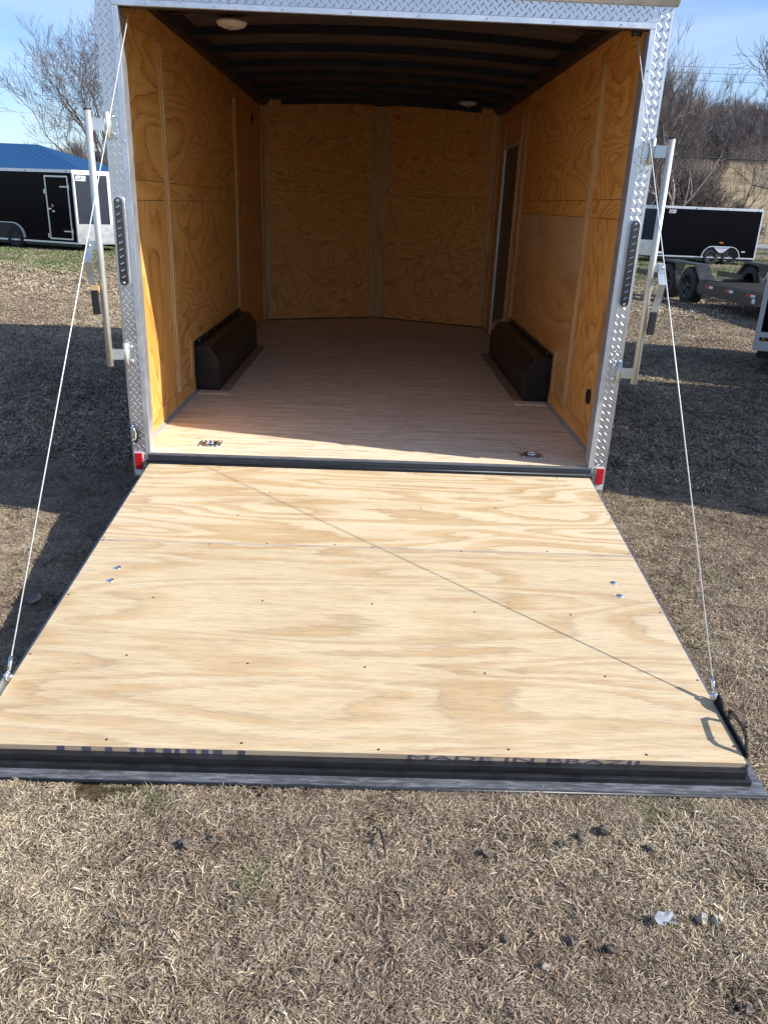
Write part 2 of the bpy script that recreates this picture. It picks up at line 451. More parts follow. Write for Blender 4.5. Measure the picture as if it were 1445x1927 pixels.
def build_ground():
    ys = list(np.arange(-12, 12, 0.4)) + list(np.arange(12, 60, 2.0)) + list(np.arange(60, 420, 8.0))
    xs = list(np.arange(-260, -30, 12)) + list(np.arange(-30, -6, 2.0)) + list(np.arange(-6, 6, 0.4)) + list(np.arange(6, 30, 2.0)) + list(np.arange(30, 270, 12))
    mb = MB()
    vs = [(x, y, zg(x, y)) for y in ys for x in xs]
    nx = len(xs)
    fs = [(j * nx + i, j * nx + i + 1, (j + 1) * nx + i + 1, (j + 1) * nx + i) for j in range(len(ys) - 1) for i in range(nx - 1)]
    mb.add(vs, fs)
    m, nt, b = new_mat('dormant_turf')
    tc = N(nt, 'ShaderNodeTexCoord')
    n1 = N(nt, 'ShaderNodeTexNoise', Scale=42.0, Detail=8.0, Roughness=0.75)
    n2 = N(nt, 'ShaderNodeTexNoise', Scale=0.9, Detail=6.0, Roughness=0.6)
    n3 = N(nt, 'ShaderNodeTexNoise', Scale=0.16, Detail=5.0, Roughness=0.6)
    for n in (n1, n2, n3): nt.links.new(tc.outputs['Object'], n.inputs['Vector'])
    r1 = ramp(nt, [(0.36, (0.075, 0.058, 0.040)), (0.50, (0.24, 0.190, 0.125)), (0.66, (0.46, 0.38, 0.255))])
    nt.links.new(n1.outputs['Fac'], r1.inputs['Fac'])
    r2 = ramp(nt, [(0.35, (0.85, 0.78, 0.72)), (0.65, (1.15, 1.1, 1.0))])
    nt.links.new(n2.outputs['Fac'], r2.inputs['Fac'])
    c = mix_n(nt, 1.0, r1.outputs['Color'], r2.outputs['Color'], 'MULTIPLY')
    sx = N(nt, 'ShaderNodeSeparateXYZ'); nt.links.new(tc.outputs['Object'], sx.inputs[0])
    soil = N(nt, 'ShaderNodeMapRange'); soil.inputs['From Min'].default_value = 3; soil.inputs['From Max'].default_value = 10
    nt.links.new(sx.outputs['Y'], soil.inputs['Value'])
    c = mix_n(nt, soil.outputs['Result'], mix_n(nt, 1.0, c, (0.42, 0.40, 0.38), 'MULTIPLY'), c)
    far = N(nt, 'ShaderNodeMapRange'); far.inputs['From Min'].default_value = 9; far.inputs['From Max'].default_value = 20
    far.inputs['To Min'].default_value = -0.10; far.inputs['To Max'].default_value = 0.13
    nt.links.new(sx.outputs['Y'], far.inputs['Value'])
    fade = N(nt, 'ShaderNodeMapRange'); fade.inputs['From Min'].default_value = 34; fade.inputs['From Max'].default_value = 60
    fade.inputs['To Min'].default_value = 0.0; fade.inputs['To Max'].default_value = -0.22
    nt.links.new(sx.outputs['Y'], fade.inputs['Value'])
    g = math_n(nt, 'ADD', math_n(nt, 'ADD', n3.outputs['Fac'], far.outputs['Result']), fade.outputs['Result'])
    gr = ramp(nt, [(0.54, (0, 0, 0)), (0.68, (0.75, 0.75, 0.75))])
    nt.links.new(g, gr.inputs['Fac'])
    gcol = ramp(nt, [(0.35, (0.035, 0.06, 0.018)), (0.7, (0.12, 0.17, 0.05))])
    nt.links.new(n1.outputs['Fac'], gcol.inputs['Fac'])
    c = mix_n(nt, gr.outputs['Color'], c, gcol.outputs['Color'])
    # the far pasture is an even straw colour
    fp = N(nt, 'ShaderNodeMapRange'); fp.inputs['From Min'].default_value = 30; fp.inputs['From Max'].default_value = 62
    nt.links.new(sx.outputs['Y'], fp.inputs['Value'])
    pc = ramp(nt, [(0.35, (0.17, 0.13, 0.075)), (0.65, (0.36, 0.29, 0.17))])
    nt.links.new(n3.outputs['Fac'], pc.inputs['Fac'])
    c = mix_n(nt, math_n(nt, 'MULTIPLY', fp.outputs['Result'], 0.85), c, pc.outputs['Color'])
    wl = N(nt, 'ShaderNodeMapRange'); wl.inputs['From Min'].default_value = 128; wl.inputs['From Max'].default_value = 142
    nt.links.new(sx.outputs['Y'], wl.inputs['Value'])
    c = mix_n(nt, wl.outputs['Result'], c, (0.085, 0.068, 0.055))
    nt.links.new(c, b.inputs['Base Color'])
    b.inputs['Roughness'].default_value = 0.95
    b.inputs['Specular IOR Level'].default_value = 0.15
    bp = N(nt, 'ShaderNodeBump', Strength=0.8, Distance=0.03)
    nt.links.new(n1.outputs['Fac'], bp.inputs['Height']); nt.links.new(bp.outputs['Normal'], b.inputs['Normal'])
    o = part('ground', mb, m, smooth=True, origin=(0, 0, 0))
    o['kind'] = 'structure'
build_ground()
mb = MB()
for i in range(40):
    x0 = -200 + i * 10
    mb.add([(x0, 45.5, -.408), (x0 + 10, 45.5, -.408), (x0 + 10, 56, -.408), (x0, 56, -.408)], [(0, 1, 2, 3)])
part('road', mb, M['road'])['kind'] = 'structure'

# ------------------------------------------------------------------ dry grass (blades gathered in tufts, strewn by geometry nodes)
def blade_mat():
    m, nt, b = new_mat('dry_grass_blades')
    at = N(nt, 'ShaderNodeAttribute'); at.attribute_name = 'tint'
    r = ramp(nt, [(0.0, (0.075, 0.059, 0.044)), (0.22, (0.19, 0.152, 0.111)), (0.50, (0.36, 0.298, 0.222)), (0.78, (0.53, 0.455, 0.35)), (1.0, (0.73, 0.65, 0.51))])
    nt.links.new(at.outputs['Fac'], r.inputs['Fac'])
    ge = N(nt, 'ShaderNodeNewGeometry')
    n1 = N(nt, 'ShaderNodeTexNoise', Scale=1.1, Detail=5.0, Roughness=0.65)
    n2 = N(nt, 'ShaderNodeTexNoise', Scale=0.16, Detail=5.0, Roughness=0.6)
    n4 = N(nt, 'ShaderNodeTexNoise', Scale=2.6, Detail=4.0, Roughness=0.6)
    for n in (n1, n2, n4): nt.links.new(ge.outputs['Position'], n.inputs['Vector'])
    t = ramp(nt, [(0.36, (0.80, 0.73, 0.68)), (0.62, (1.18, 1.15, 1.04))])
    nt.links.new(n1.outputs['Fac'], t.inputs['Fac'])
    c = mix_n(nt, 1.0, r.outputs['Color'], t.outputs['Color'], 'MULTIPLY')
    n5 = N(nt, 'ShaderNodeTexNoise', Scale=11.0, Detail=4.0, Roughness=0.6)
    nt.links.new(ge.outputs['Position'], n5.inputs['Vector'])
    t5 = ramp(nt, [(0.33, (0.62, 0.58, 0.55)), (0.50, (1, 1, 1)), (0.68, (1.12, 1.10, 1.05))])
    nt.links.new(n5.outputs['Fac'], t5.inputs['Fac'])
    c = mix_n(nt, 1.0, c, t5.outputs['Color'], 'MULTIPLY')
    sx = N(nt, 'ShaderNodeSeparateXYZ'); nt.links.new(ge.outputs['Position'], sx.inputs[0])
    far = N(nt, 'ShaderNodeMapRange'); far.inputs['From Min'].default_value = 9; far.inputs['From Max'].default_value = 20
    far.inputs['To Min'].default_value = -0.10; far.inputs['To Max'].default_value = 0.13
    nt.links.new(sx.outputs['Y'], far.inputs['Value'])
    g = math_n(nt, 'ADD', n2.outputs['Fac'], far.outputs['Result'])
    gr = ramp(nt, [(0.54, (0, 0, 0)), (0.68, (0.8, 0.8, 0.8))]); nt.links.new(g, gr.inputs['Fac'])
    near = ramp(nt, [(0.60, (0, 0, 0)), (0.74, (0.6, 0.6, 0.6))]); nt.links.new(n4.outputs['Fac'], near.inputs['Fac'])
    gm = math_n(nt, 'MAXIMUM', gr.outputs['Color'], near.outputs['Color'])
    gc = ramp(nt, [(0.0, (0.03, 0.05, 0.015)), (1.0, (0.20, 0.27, 0.09))]); nt.links.new(at.outputs['Fac'], gc.inputs['Fac'])
    c = mix_n(nt, gm, c, gc.outputs['Color'])
    nt.links.new(c, b.inputs['Base Color'])
    b.inputs['Roughness'].default_value = 0.7
    b.inputs['Specular IOR Level'].default_value = 0.25
    return m
BLADE = blade_mat()

def tuft_mesh(name, size, nb, ln, wd, lift, seed, clump=0.0):
    r = np.random.RandomState(seed)
    vs = []; fs = []; tint = []
    phi0 = r.uniform(0, 6.28)
    for k in range(nb):
        cx, cy = (r.rand(2) - 0.5) * size
        # blades lie in loose swirls rather than every way
        a = phi0 + 1.6 * math.sin(cx / size * 5 + seed) + 1.3 * math.cos(cy / size * 4 + seed) + r.normal(0, 0.95)
        l = ln * r.uniform(0.45, 1.25); w = wd * r.uniform(0.55, 1.2)
        up = lift * r.uniform(0.1, 1.0) ** 1.6
        bend = r.normal(0, 0.26)
        z0 = r.uniform(-0.004, 0.006) + (lift * 0.25) * r.rand()
        p = []; th = a; x, y = cx, cy
        hs = [0, 0.75 + 0.3 * r.rand(), r.uniform(0.2, 1.0)]
        for j in range(3):
            p.append((x, y, z0 + up * hs[j], th))
            x += math.cos(th) * l / 2; y += math.sin(th) * l / 2; th += bend
        tw = r.uniform(-0.8, 0.8)
        o = len(vs)
        for j, (x, y, z, t) in enumerate(p):
            ww = w * (0.9, 1.0, 0.12)[j] / 2
            nx, ny = -math.sin(t) * ww, math.cos(t) * ww
            vs += [(x + nx, y + ny, z + tw * ww), (x - nx, y - ny, z - tw * ww)]
        fs += [(o, o + 1, o + 3, o + 2), (o + 2, o + 3, o + 5, o + 4)]
        tv = min(1, max(0, r.beta(2.0, 2.2) + 0.06))
        tint += [tv * 0.8, tv * 0.8, tv, tv, tv, tv]
    me = bpy.data.meshes.new(name)
    me.from_pydata(vs, [], fs)
    at = me.attributes.new('tint', 'FLOAT', 'POINT')
    at.data.foreach_set('value', tint)
    me.materials.append(BLADE)
    return bpy.data.objects.new(name, me)

def strew(name, label, tufts, pts, scales, seed, kind='stuff', cat='grass'):
    tc = bpy.data.collections.new(name + '_tufts')
    for t in tufts: tc.objects.link(t)
    r = np.random.RandomState(seed)
    me = bpy.data.meshes.new(name)
    me.from_pydata([tuple(p) for p in pts], [], [])
    n = len(pts)
    a = me.attributes.new('idx', 'INT', 'POINT'); a.data.foreach_set('value', r.randint(0, len(tufts), n))
    a = me.attributes.new('rot', 'FLOAT', 'POINT'); a.data.foreach_set('value', r.uniform(0, 6.283, n))
    a = me.attributes.new('scl', 'FLOAT', 'POINT'); a.data.foreach_set('value', scales)
    o = bpy.data.objects.new(name, me); col.objects.link(o)
    tag(o, label, cat, kind=kind)
    ng = bpy.data.node_groups.new(name, 'GeometryNodeTree')
    ng.interface.new_socket('Geometry', in_out='INPUT', socket_type='NodeSocketGeometry')
    ng.interface.new_socket('Geometry', in_out='OUTPUT', socket_type='NodeSocketGeometry')
    gi = ng.nodes.new('NodeGroupInput'); go = ng.nodes.new('NodeGroupOutput')
    ip = ng.nodes.new('GeometryNodeInstanceOnPoints')
    ci = ng.nodes.new('GeometryNodeCollectionInfo'); ci.inputs['Collection'].default_value = tc
    ci.inputs['Separate Children'].default_value = True; ci.inputs['Reset Children'].default_value = True
    def attr(nm, ty):
        q = ng.nodes.new('GeometryNodeInputNamedAttribute'); q.data_type = ty; q.inputs['Name'].default_value = nm
        return [s for s in q.outputs if s.enabled and s.name == 'Attribute'][0]
    ip.inputs['Pick Instance'].default_value = True
    cx = ng.nodes.new('ShaderNodeCombineXYZ')
    ng.links.new(attr('rot', 'FLOAT'), cx.inputs['Z'])
    ng.links.new(gi.outputs[0], ip.inputs['Points']); ng.links.new(ci.outputs[0], ip.inputs['Instance'])
    ng.links.new(attr('idx', 'INT'), ip.inputs['Instance Index'])
    ng.links.new(cx.outputs[0], ip.inputs['Rotation']); ng.links.new(attr('scl', 'FLOAT'), ip.inputs['Scale'])
    ng.links.new(ip.outputs[0], go.inputs[0])
    md = o.modifiers.new('strew', 'NODES'); md.node_group = ng
    return o

def grass():
    r = np.random.RandomState(3)
    def under(x, y, mrg=0.0):
        return (abs(x) < 1.24 + mrg and -2.17 - mrg < y < 0.05) or (abs(x) < 1.1 and 0 <= y < 5.4)
    pts = []
    n = 4200
    while len(pts) < n:
        x = r.uniform(-2.9, 3.4); y = r.uniform(-3.6, 1.2)
        if abs(x) < 1.12 and -2.06 < y: continue
        pts.append((x, y, zg(x, y) + 0.001))
    t = [tuft_mesh('tuft', 0.20, 1000, 0.025, 0.0018, 0.009, s) for s in range(8)] + \
        [tuft_mesh('tuft', 0.12, 260, 0.040, 0.0021, 0.018, 20 + s) for s in range(3)]
    sc_ = r.uniform(0.75, 1.2, len(pts))
    for i, (x, y, z) in enumerate(pts):
        if under(x, y, 0.10): sc_[i] *= 0.7
    strew('dry_grass', 'close-cropped dry straw coloured grass in front of and beside the ramp', t, pts, sc_, 5)
    pts = []
    while len(pts) < 3000:
        x = r.uniform(-9, 10); y = r.uniform(1.0, 11.0)
        if abs(x) > 0.62 * (y + 4.3): continue
        if abs(x) < 1.0 and y < 5.6: continue
        pts.append((x, y, zg(x, y)))
    t = [tuft_mesh('tuft_mid', 0.50, 620, 0.060, 0.0062, 0.028, 40 + s) for s in range(5)]
    strew('dry_grass_beyond', 'dry grass around and past both sides of the open trailer', t, pts, r.uniform(0.8, 1.2, len(pts)), 6)
    pts = []
    while len(pts) < 2600:
        x = r.uniform(-30, 32); y = r.uniform(10.5, 44)
        if abs(x) > 0.60 * (y + 4.3): continue
        if abs(x) < 0.24 * (y + 4.3): continue
        pts.append((x, y, zg(x, y)))
    t = [tuft_mesh('tuft_far', 1.4, 520, 0.11, 0.015, 0.05, 60 + s) for s in range(5)]
    strew('field_grass', 'patchy green and straw grass on the far side of the lot', t, pts, r.uniform(0.8, 1.2, len(pts)), 8)
grass()

# ------------------------------------------------------------------ the open cargo trailer
ROOT = (0.0, 2.6, -0.42)
T = thing('cargo_trailer', ROOT, 'open enclosed cargo trailer with plywood interior and rear ramp door lowered onto the grass', 'trailer', local=False)
HW, D, V, HC = 1.262, 5.12, 0.56, 2.20
WALL_Z = [(0.012, 0.105), (0.108, 1.262), (1.265, 1.360), (1.363, 2.080), (2.083, HC)]
Y1, Y2 = 0.985, 3.415
def wall_panels(sgn):
    xi = sgn * HW; xo = sgn * (HW + 0.008)
    x0, x1 = min(xi, xo), max(xi, xo)
    segs = [(0.02, Y1 - 0.002), (Y1 + 0.002, Y2 - 0.002), (Y2 + 0.002, D)]
    for si, (a, b) in enumerate(segs):
        for zi, (z0, z1) in enumerate(WALL_Z):
            rects = [(a, b, z0, z1)]
            if sgn > 0 and si == 2:       # leave the doorway free
                rects = [(a, 3.70, z0, z1), (4.62, b, z0, z1)]
                if z1 > 1.87: rects.append((3.702, 4.618, max(z0, 1.87), z1))
            for (ya, yb, za, zb) in rects:
                if yb - ya < 0.01 or zb - za < 0.01: continue
                dx = (0, 0.0007, -0.0006, 0.0004, -0.0004)[zi] * sgn
                mt = M['wall_h'] if si == 1 or zi in (0, 2, 4) else M['wall_v']
                if si == 0 and zi == 3: mt = M['wall_h']
                if sgn > 0 and si == 1 and zi == 1: mt = M['wall_stain']
                part('wall_panel', MB().box(x0 + dx, x1 + dx, ya, yb, za, zb), mt, T)
for s in (-1, 1): wall_panels(s)

def batten(x0, x1, y0, y1, z0, z1, mat='batten'):
    return part('batten', MB().box(x0, x1, y0, y1, z0, z1), M[mat], T, bevel=0.001)
for s in (-1, 1):
    xa, xb = sorted((s * (HW - 0.0085), s * (HW - 0.001)))
    xc, xd = sorted((s * (HW - 0.016), s * (HW - 0.0087)))
    for yc, wds in ((Y1, 0.045), (Y2, 0.05)):
        batten(xa, xb, yc - wds, yc + wds, 0.109, 2.079)
        batten(xc, xd, yc - wds * 0.35, yc + wds * 0.55, 0.109, 2.079)
    batten(xa, xb, 1.36, 1.405, 0.109, 0.40)
    # corner posts at the nose
    xa, xb = sorted((s * (HW - 0.02), s * (HW - 0.001)))
    batten(xa, xb, D - 0.10, D - 0.002, 0.012, HC)
# strips framing the side door
batten(HW - 0.012, HW - 0.001, 3.64, 3.70, 0.109, 2.079)
batten(HW - 0.012, HW - 0.001, 4.64, 4.685, 0.109, 2.079)

# nose panels (two shallow V faces)
def nose_pt(sgn, t, off):              # t 0..1 from corner to centre, off inward
    a = Vector((sgn * HW, D, 0)); b = Vector((0, D + V, 0))
    nrm = Vector((-sgn * V, -HW, 0)).normalized()
    p = a.lerp(b, t) + nrm * off
    return p
for s in (-1, 1):
    for z0, z1, mt in ((0.012, 1.385, 'nose_ply'), (1.388, HC + 0.10, 'nose_ply')):
        mb = MB()
        q = [nose_pt(s, 0, 0), nose_pt(s, 1, 0), nose_pt(s, 1, -0.01), nose_pt(s, 0, -0.01)]
        if s > 0: q = q[::-1]
        mb.hexa([(p.x, p.y, z0) for p in q] + [(p.x, p.y, z1) for p in q])
        part('nose_panel', mb, M[mt], T)
    q = [nose_pt(s, 0.0, 0.012), nose_pt(s, 0.055, 0.012), nose_pt(s, 0.055, 0.001), nose_pt(s, 0.0, 0.001)]
    if s > 0: q = q[::-1]
    part('batten', MB().hexa([(p.x, p.y, 0.012) for p in q] + [(p.x, p.y, HC + 0.03) for p in q]), M['batten'], T)
for s in (-1, 1):                      # folded centre board over the nose joint
    t0 = 1 - 0.10 / HW
    q = [nose_pt(s, t0, 0.012), nose_pt(s, 1, 0.012), nose_pt(s, 1, 0.001), nose_pt(s, t0, 0.001)]
    q[1].x = 0; q[2].x = 0
    if s > 0: q = q[::-1]
    part('centre_board', MB().hexa([(p.x, p.y, 0.012) for p in q] + [(p.x, p.y, HC + 0.09) for p in q]), M['batten'], T)

# floor sheets: V-shaped front one
fy = [0.005, 1.70, 2.62, 3.76]
for a, b in zip(fy[:-1], fy[1:]):
    part('floor_board', MB().box(-HW, HW, a + 0.002, b - 0.002, -0.018, 0.0), M['floor_ply'], T)
mb = MB().prism([(-HW, 3.7612), (HW, 3.7612), (HW, D), (0, D + V), (-HW, D)], lambda u, v, w: (u, v, w), -0.018, 0.0)
part('floor_board', mb, M['floor_ply'], T)
for s in (-1, 1):
    mb = MB().prism([(0, 0), (0.022, 0), (0, 0.012)], lambda u, v, w, s=s: (s * (HW - u), w, 0.0005 + v), 0.02, D)
    part('caulk_bead', mb, M['caulk'], T)

# wheel boxes
def wheel_box(s, inner):
    y0, y1 = 1.51, 3.385
    prof = [(HW - 0.002, 0.001), (inner, 0.001), (inner + 0.004, 0.225), (inner + 0.062, 0.315), (HW - 0.002, 0.318)]
    o = part('wheel_box', MB().prism(prof, lambda u, v, w: (s * u, w, v), y0, y1), M['box'], T, bevel=0.004)
    mb = MB().prism([(HW - 0.012, 0.318), (HW - 0.003, 0.318), (HW - 0.003, 0.352), (HW - 0.012, 0.352)], lambda u, v, w: (s * u, w, v), y0 - 0.03, y1 + 0.03)
    part('box_flange', mb, M['box'], o)
    mb = MB().box(*sorted((s * (HW - 0.012), s * (HW - 0.003))), y0 - 0.032, y0 - 0.002, 0.004, 0.35)
    part('box_flange', mb, M['box'], o)
    for k in range(7):
        yy = y0 + 0.1 + k * 0.28
        part('flange_screw', MB().lathe([(0.007, 0.0), (0.005, -s * 0.004), (0.0005, -s * 0.0045)], (s * (HW - 0.0125), yy, 0.338), ax='X', n=8), M['zinc'], o)
    part('top_seam', MB().box(*sorted((s * (inner + 0.062), s * (inner + 0.058))), y0 + 0.002, y1 - 0.002, 0.3145, 0.3175), M['flange'], o)
    part('floor_trim', MB().box(*sorted((s * (inner - 0.001), s * (inner - 0.075))), y0 - 0.02, y1 + 0.03, 0.001, 0.006), M['floor_trim'], T)
    part('floor_trim', MB().box(*sorted((s * (HW - 0.03), s * (inner - 0.075))), y0 - 0.115, y0 - 0.022, 0.001, 0.008), M['floor_ply'], T)
wheel_box(-1, 1.100); wheel_box(1, 1.088)

# tie-down rings let into the floor
def d_ring(cx, cy, first=[None]):
    if first[0]:
        return dup(first[0], (cx - ROOT[0], cy - ROOT[1], 0.002 - ROOT[2]))
    rr = 0.016; W2, H2 = 0.062, 0.058
    poly = []
    for (sx, sy, a0) in ((1, 1, 0), (-1, 1, 90), (-1, -1, 180), (1, -1, 270)):
        for k in range(4):
            a = math.radians(a0 + 30 * k)
            poly.append((sx * (W2 - rr) + rr * math.cos(a), sy * (H2 - rr) + rr * math.sin(a)))
    p = part('tie_down_plate', MB().prism(poly, lambda u, v, w: (cx + u, cy + v, w), 0.0005, 0.0045), M['zinc'], T, origin=(cx, cy, 0.002))
    mb = MB().lathe([(0.036, 0.0062), (0.032, 0.0085), (0.024, 0.0062), (0.010, 0.0052), (0.0005, 0.005)], (cx, cy, 0), n=24)
    part('recess', mb, M['chrome'], p, smooth=True)
    ring = [(cx + 0.024 * math.cos(a), cy + 0.024 * math.sin(a), 0.0115) for a in np.linspace(0, 2 * PI, 21)]
    part('ring', MB().tube(ring, 0.0036, 8), M['chrome'], p, smooth=True)
    for sx in (-1, 1):
        for sy in (-1, 1):
            part('bolt_head', MB().lathe([(0.0075, 0.0046), (0.006, 0.008), (0.0005, 0.0085)], (cx + sx * 0.047, cy + sy * 0.043, 0), n=10), M['chrome'], p, smooth=True)
    first[0] = p
    return p
for q in ((-0.905, 0.20), (0.905, 0.19), (-0.955, 5.02), (0.925, 5.02)): d_ring(*q)

# ceiling: liner, bows, side rails
def crown(x): return 0.055 * (1 - (x / HW) ** 2)
def arch_strip(y0, y1, zb, zt, n=12):
    mb = MB()
    xs = np.linspace(-HW + 0.03, HW - 0.03, n + 1)
    vs = []; fs = []
    for x in xs:
        c = crown(x)
        vs += [(x, y0, zb + c), (x, y1, zb + c), (x, y1, zt + c), (x, y0, zt + c)]
    for i in range(n):
        a = 4 * i
        fs += [(a, a + 1, a + 5, a + 4), (a + 1, a + 2, a + 6, a + 5), (a + 2, a + 3, a + 7, a + 6), (a + 3, a, a + 4, a + 7)]
    fs += [(0, 3, 2, 1), (4 * n, 4 * n + 1, 4 * n + 2, 4 * n + 3)]
    return mb.add(vs, fs)
bows = [0.35 + 0.61 * k for k in range(9)]
for y in bows: part('roof_bow', arch_strip(y - 0.022, y + 0.022, HC + 0.012, HC + 0.055), M['bow'], T)
edges = [0.02] + bows + [D + V - 0.05]
for a, b in zip(edges[:-1], edges[1:]):
    part('ceiling_panel', arch_strip(a + 0.001, b - 0.001, HC + 0.058, HC + 0.066), M['ceil'], T)
    if b < 5: part('wiring_channel', arch_strip((a + b) / 2 + 0.02, (a + b) / 2 + 0.035, HC + 0.052, HC + 0.058), M['ceil'], T)
for s in (-1, 1):
    mb = MB().prism([(HW, HC + 0.001), (HW - 0.05, HC + 0.001), (HW - 0.10, HC + 0.06), (HW, HC + 0.10)], lambda u, v, w, s=s: (s * u, w, v), 0.02, D)
    part('cove_rail', mb, M['bow'], T)
for k, (x, y) in enumerate(((-0.885, 1.20), (0.835, 4.45))):
    z = HC + crown(x) + 0.009
    p = part('dome_light', MB().lathe([(0.001, -0.034), (0.045, -0.032), (0.075, -0.022), (0.088, -0.008), (0.090, 0.0), (0.001, 0.001)], (x, y, z), n=28), M['dome'], T, smooth=True)
    part('switch_knob', MB().lathe([(0.001, -0.052), (0.007, -0.050), (0.008, -0.03)], (x, y - 0.045, z), n=10), M['plastic'], p, smooth=True)

# wall grommets
for (x, y, z) in ((-HW + 0.001, 4.46, 2.02), (HW - 0.001, 0.455, 0.29)):
    s = 1 if x < 0 else -1
    part('vent_grommet', MB().lathe([(0.045, 0.0), (0.045, 0.006 * s), (0.034, 0.008 * s), (0.030, 0.003 * s), (0.001, 0.002 * s)], (x, y, z), ax='X', n=22), M['vent'], T, smooth=True)

# side door on the right wall
dy0, dy1, dz0, dz1 = 3.702, 4.618, 0.0, 1.87
xf = HW - 0.014
fr = part('side_door', MB().box(HW + 0.004, HW + 0.016, dy0 + 0.03, dy1 - 0.03, 0.02, dz1 - 0.03), M['door_dark'], T)
for (a, b, c, d_) in ((dy0, dy0 + 0.028, dz0, dz1), (dy1 - 0.028, dy1, dz0, dz1), (dy0 + 0.028, dy1 - 0.028, dz1 - 0.028, dz1)):
    part('door_frame', MB().box(xf, HW + 0.016, a, b, c, d_), M['white_al'], fr)
mb = MB().prism([(dy0 + 0.03, 0.02), (dy1 - 0.03, 0.02), (dy1 - 0.03, 0.14), (dy0 + 0.03, 0.30)], lambda u, v, w: (w, u, v), HW - 0.002, HW + 0.003)
part('kick_panel', mb, M['floor_ply'], fr)
part('door_screws', MB().box(HW - 0.0142, HW - 0.013, dy1 - 0.016, dy1 - 0.012, 0.2, 1.7), M['alu'], fr)

# outer shell
mbs = MB()
for s in (-1, 1):
    a, b = sorted((s * (HW + 0.018), s * (HW + 0.010)))
    part('side_skin', MB().box(a, b, 0.03, D, -0.12, 2.344), M['skin'], T)
    q = [nose_pt(s, 0, -0.020), nose_pt(s, 1, -0.020), nose_pt(s, 1, -0.028), nose_pt(s, 0, -0.028)]
    q[1].x = q[2].x = 0
    if s > 0: q = q[::-1]
    part('nose_skin', MB().hexa([(p.x, p.y, -0.12) for p in q] + [(p.x, p.y, 2.344) for p in q]), M['skin'], T)
mb = MB()
rs = 8
ring = [(-HW - 0.02, 0.0), (HW + 0.02, 0.0), (HW + 0.02, D), (0, D + V + 0.04), (-HW - 0.02, D)]
mb.prism(ring, lambda u, v, w: (u, v, w), 2.345, 2.37)
part('roof', mb, M['white_al'], T)
part('underframe', MB().box(-1.22, 1.22, 0.05, D, -0.13, -0.02), M['black'], T)
# running gear
def wheel(parent, x, y, z, r, w, s, rimr=0.55, spokes=8, ax='X'):
    prof = [(r * 0.60, -w / 2), (r * 0.80, -w / 2 * 1.02), (r * 0.97, -w / 2 * 0.9), (r, -w / 2 * 0.6), (r, w / 2 * 0.6), (r * 0.97, w / 2 * 0.9), (r * 0.80, w / 2 * 1.02), (r * 0.60, w / 2)]
    t = part('wheel', MB().lathe(prof, (x, y, z), ax=ax, n=28), M['rubber'], parent, smooth=True)
    f = w / 2 * s
    rp = [(r * 0.62, f * 0.96), (r * 0.585, f * 1.0), (r * 0.56, f * 0.7), (r * 0.30, f * 0.45), (r * 0.16, f * 0.55), (r * 0.14, f * 0.85), (0.001, f * 0.87)]
    rm = part('rim', MB().lathe(rp, (x, y, z), ax=ax, n=24), M['rim'], t, smooth=True)
    mb = MB()
    for k in range(spokes):
        a = 2 * PI * k / spokes
        c1, s1 = math.cos(a), math.sin(a)
        pa = [(r * 0.15, f * 0.62), (r * 0.58, f * 0.92)]
        P = []
        for (rr, h) in pa:
            P.append({'X': (x + h, y + rr * c1, z + rr * s1), 'Y': (x + rr * c1, y + h, z + rr * s1)}[ax])
        mb.tube(P, r * 0.045, 5)
    part('spokes', mb, M['rim'], t)
    return t
for s in (-1, 1):
    for y in (2.05, 2.88): wheel(T, s * 1.192, y, -0.42 + 0.34, 0.33, 0.155, s)
part('axle', MB().tube([(-1.1, 2.05, -0.1), (1.1, 2.05, -0.1)], 0.03), M['black'], T)
part('axle', MB().tube([(-1.1, 2.88, -0.1), (1.1, 2.88, -0.1)], 0.03), M['black'], T)

# rear frame: tread plate posts, header, inner aluminium angle
def lug_strip(fn, u0, u1, v0, v1, flip=False):
    """raised lens-shaped lugs in alternating diagonals on a flat face; fn(u,v,h)->xyz"""
    mb = MB()
    nu = max(2, int(round((u1 - u0) / 0.0165))); du = (u1 - u0) / nu
    p = 0.0385
    for i in range(nu):
        cu = u0 + (i + 0.5) * du
        for j in range(int((v1 - v0) / p) + 1):
            cv = v0 + (j + (0.5 if i % 2 else 0.0)) * p + 0.012
            if cv + 0.010 > v1: continue
            a = -PI / 4 if i % 2 else PI / 4
            if flip: a = -a
            ll, ww = 0.0150, 0.0031
            ca, sa = math.cos(a), math.sin(a)
            def P(s_, t_, h):
                uu = min(u1 + 0.001, max(u0 - 0.001, cu + s_ * ca - t_ * sa))
                return fn(uu, cv + s_ * sa + t_ * ca, h)
            vs = [P(-ll, 0, 0), P(-ll * .5, -ww, 0), P(ll * .5, -ww, 0), P(ll, 0, 0), P(ll * .5, ww, 0), P(-ll * .5, ww, 0), P(-ll * .4, 0, .0018), P(ll * .4, 0, .0018)]
            mb.add(vs, [(0, 1, 6), (1, 2, 7, 6), (2, 3, 7), (3, 4, 7), (4, 5, 6, 7), (5, 0, 6)])
    return mb
XO, XI, XT = 1.272, 1.207, 1.180
YF = -0.012                            # front face of the plates
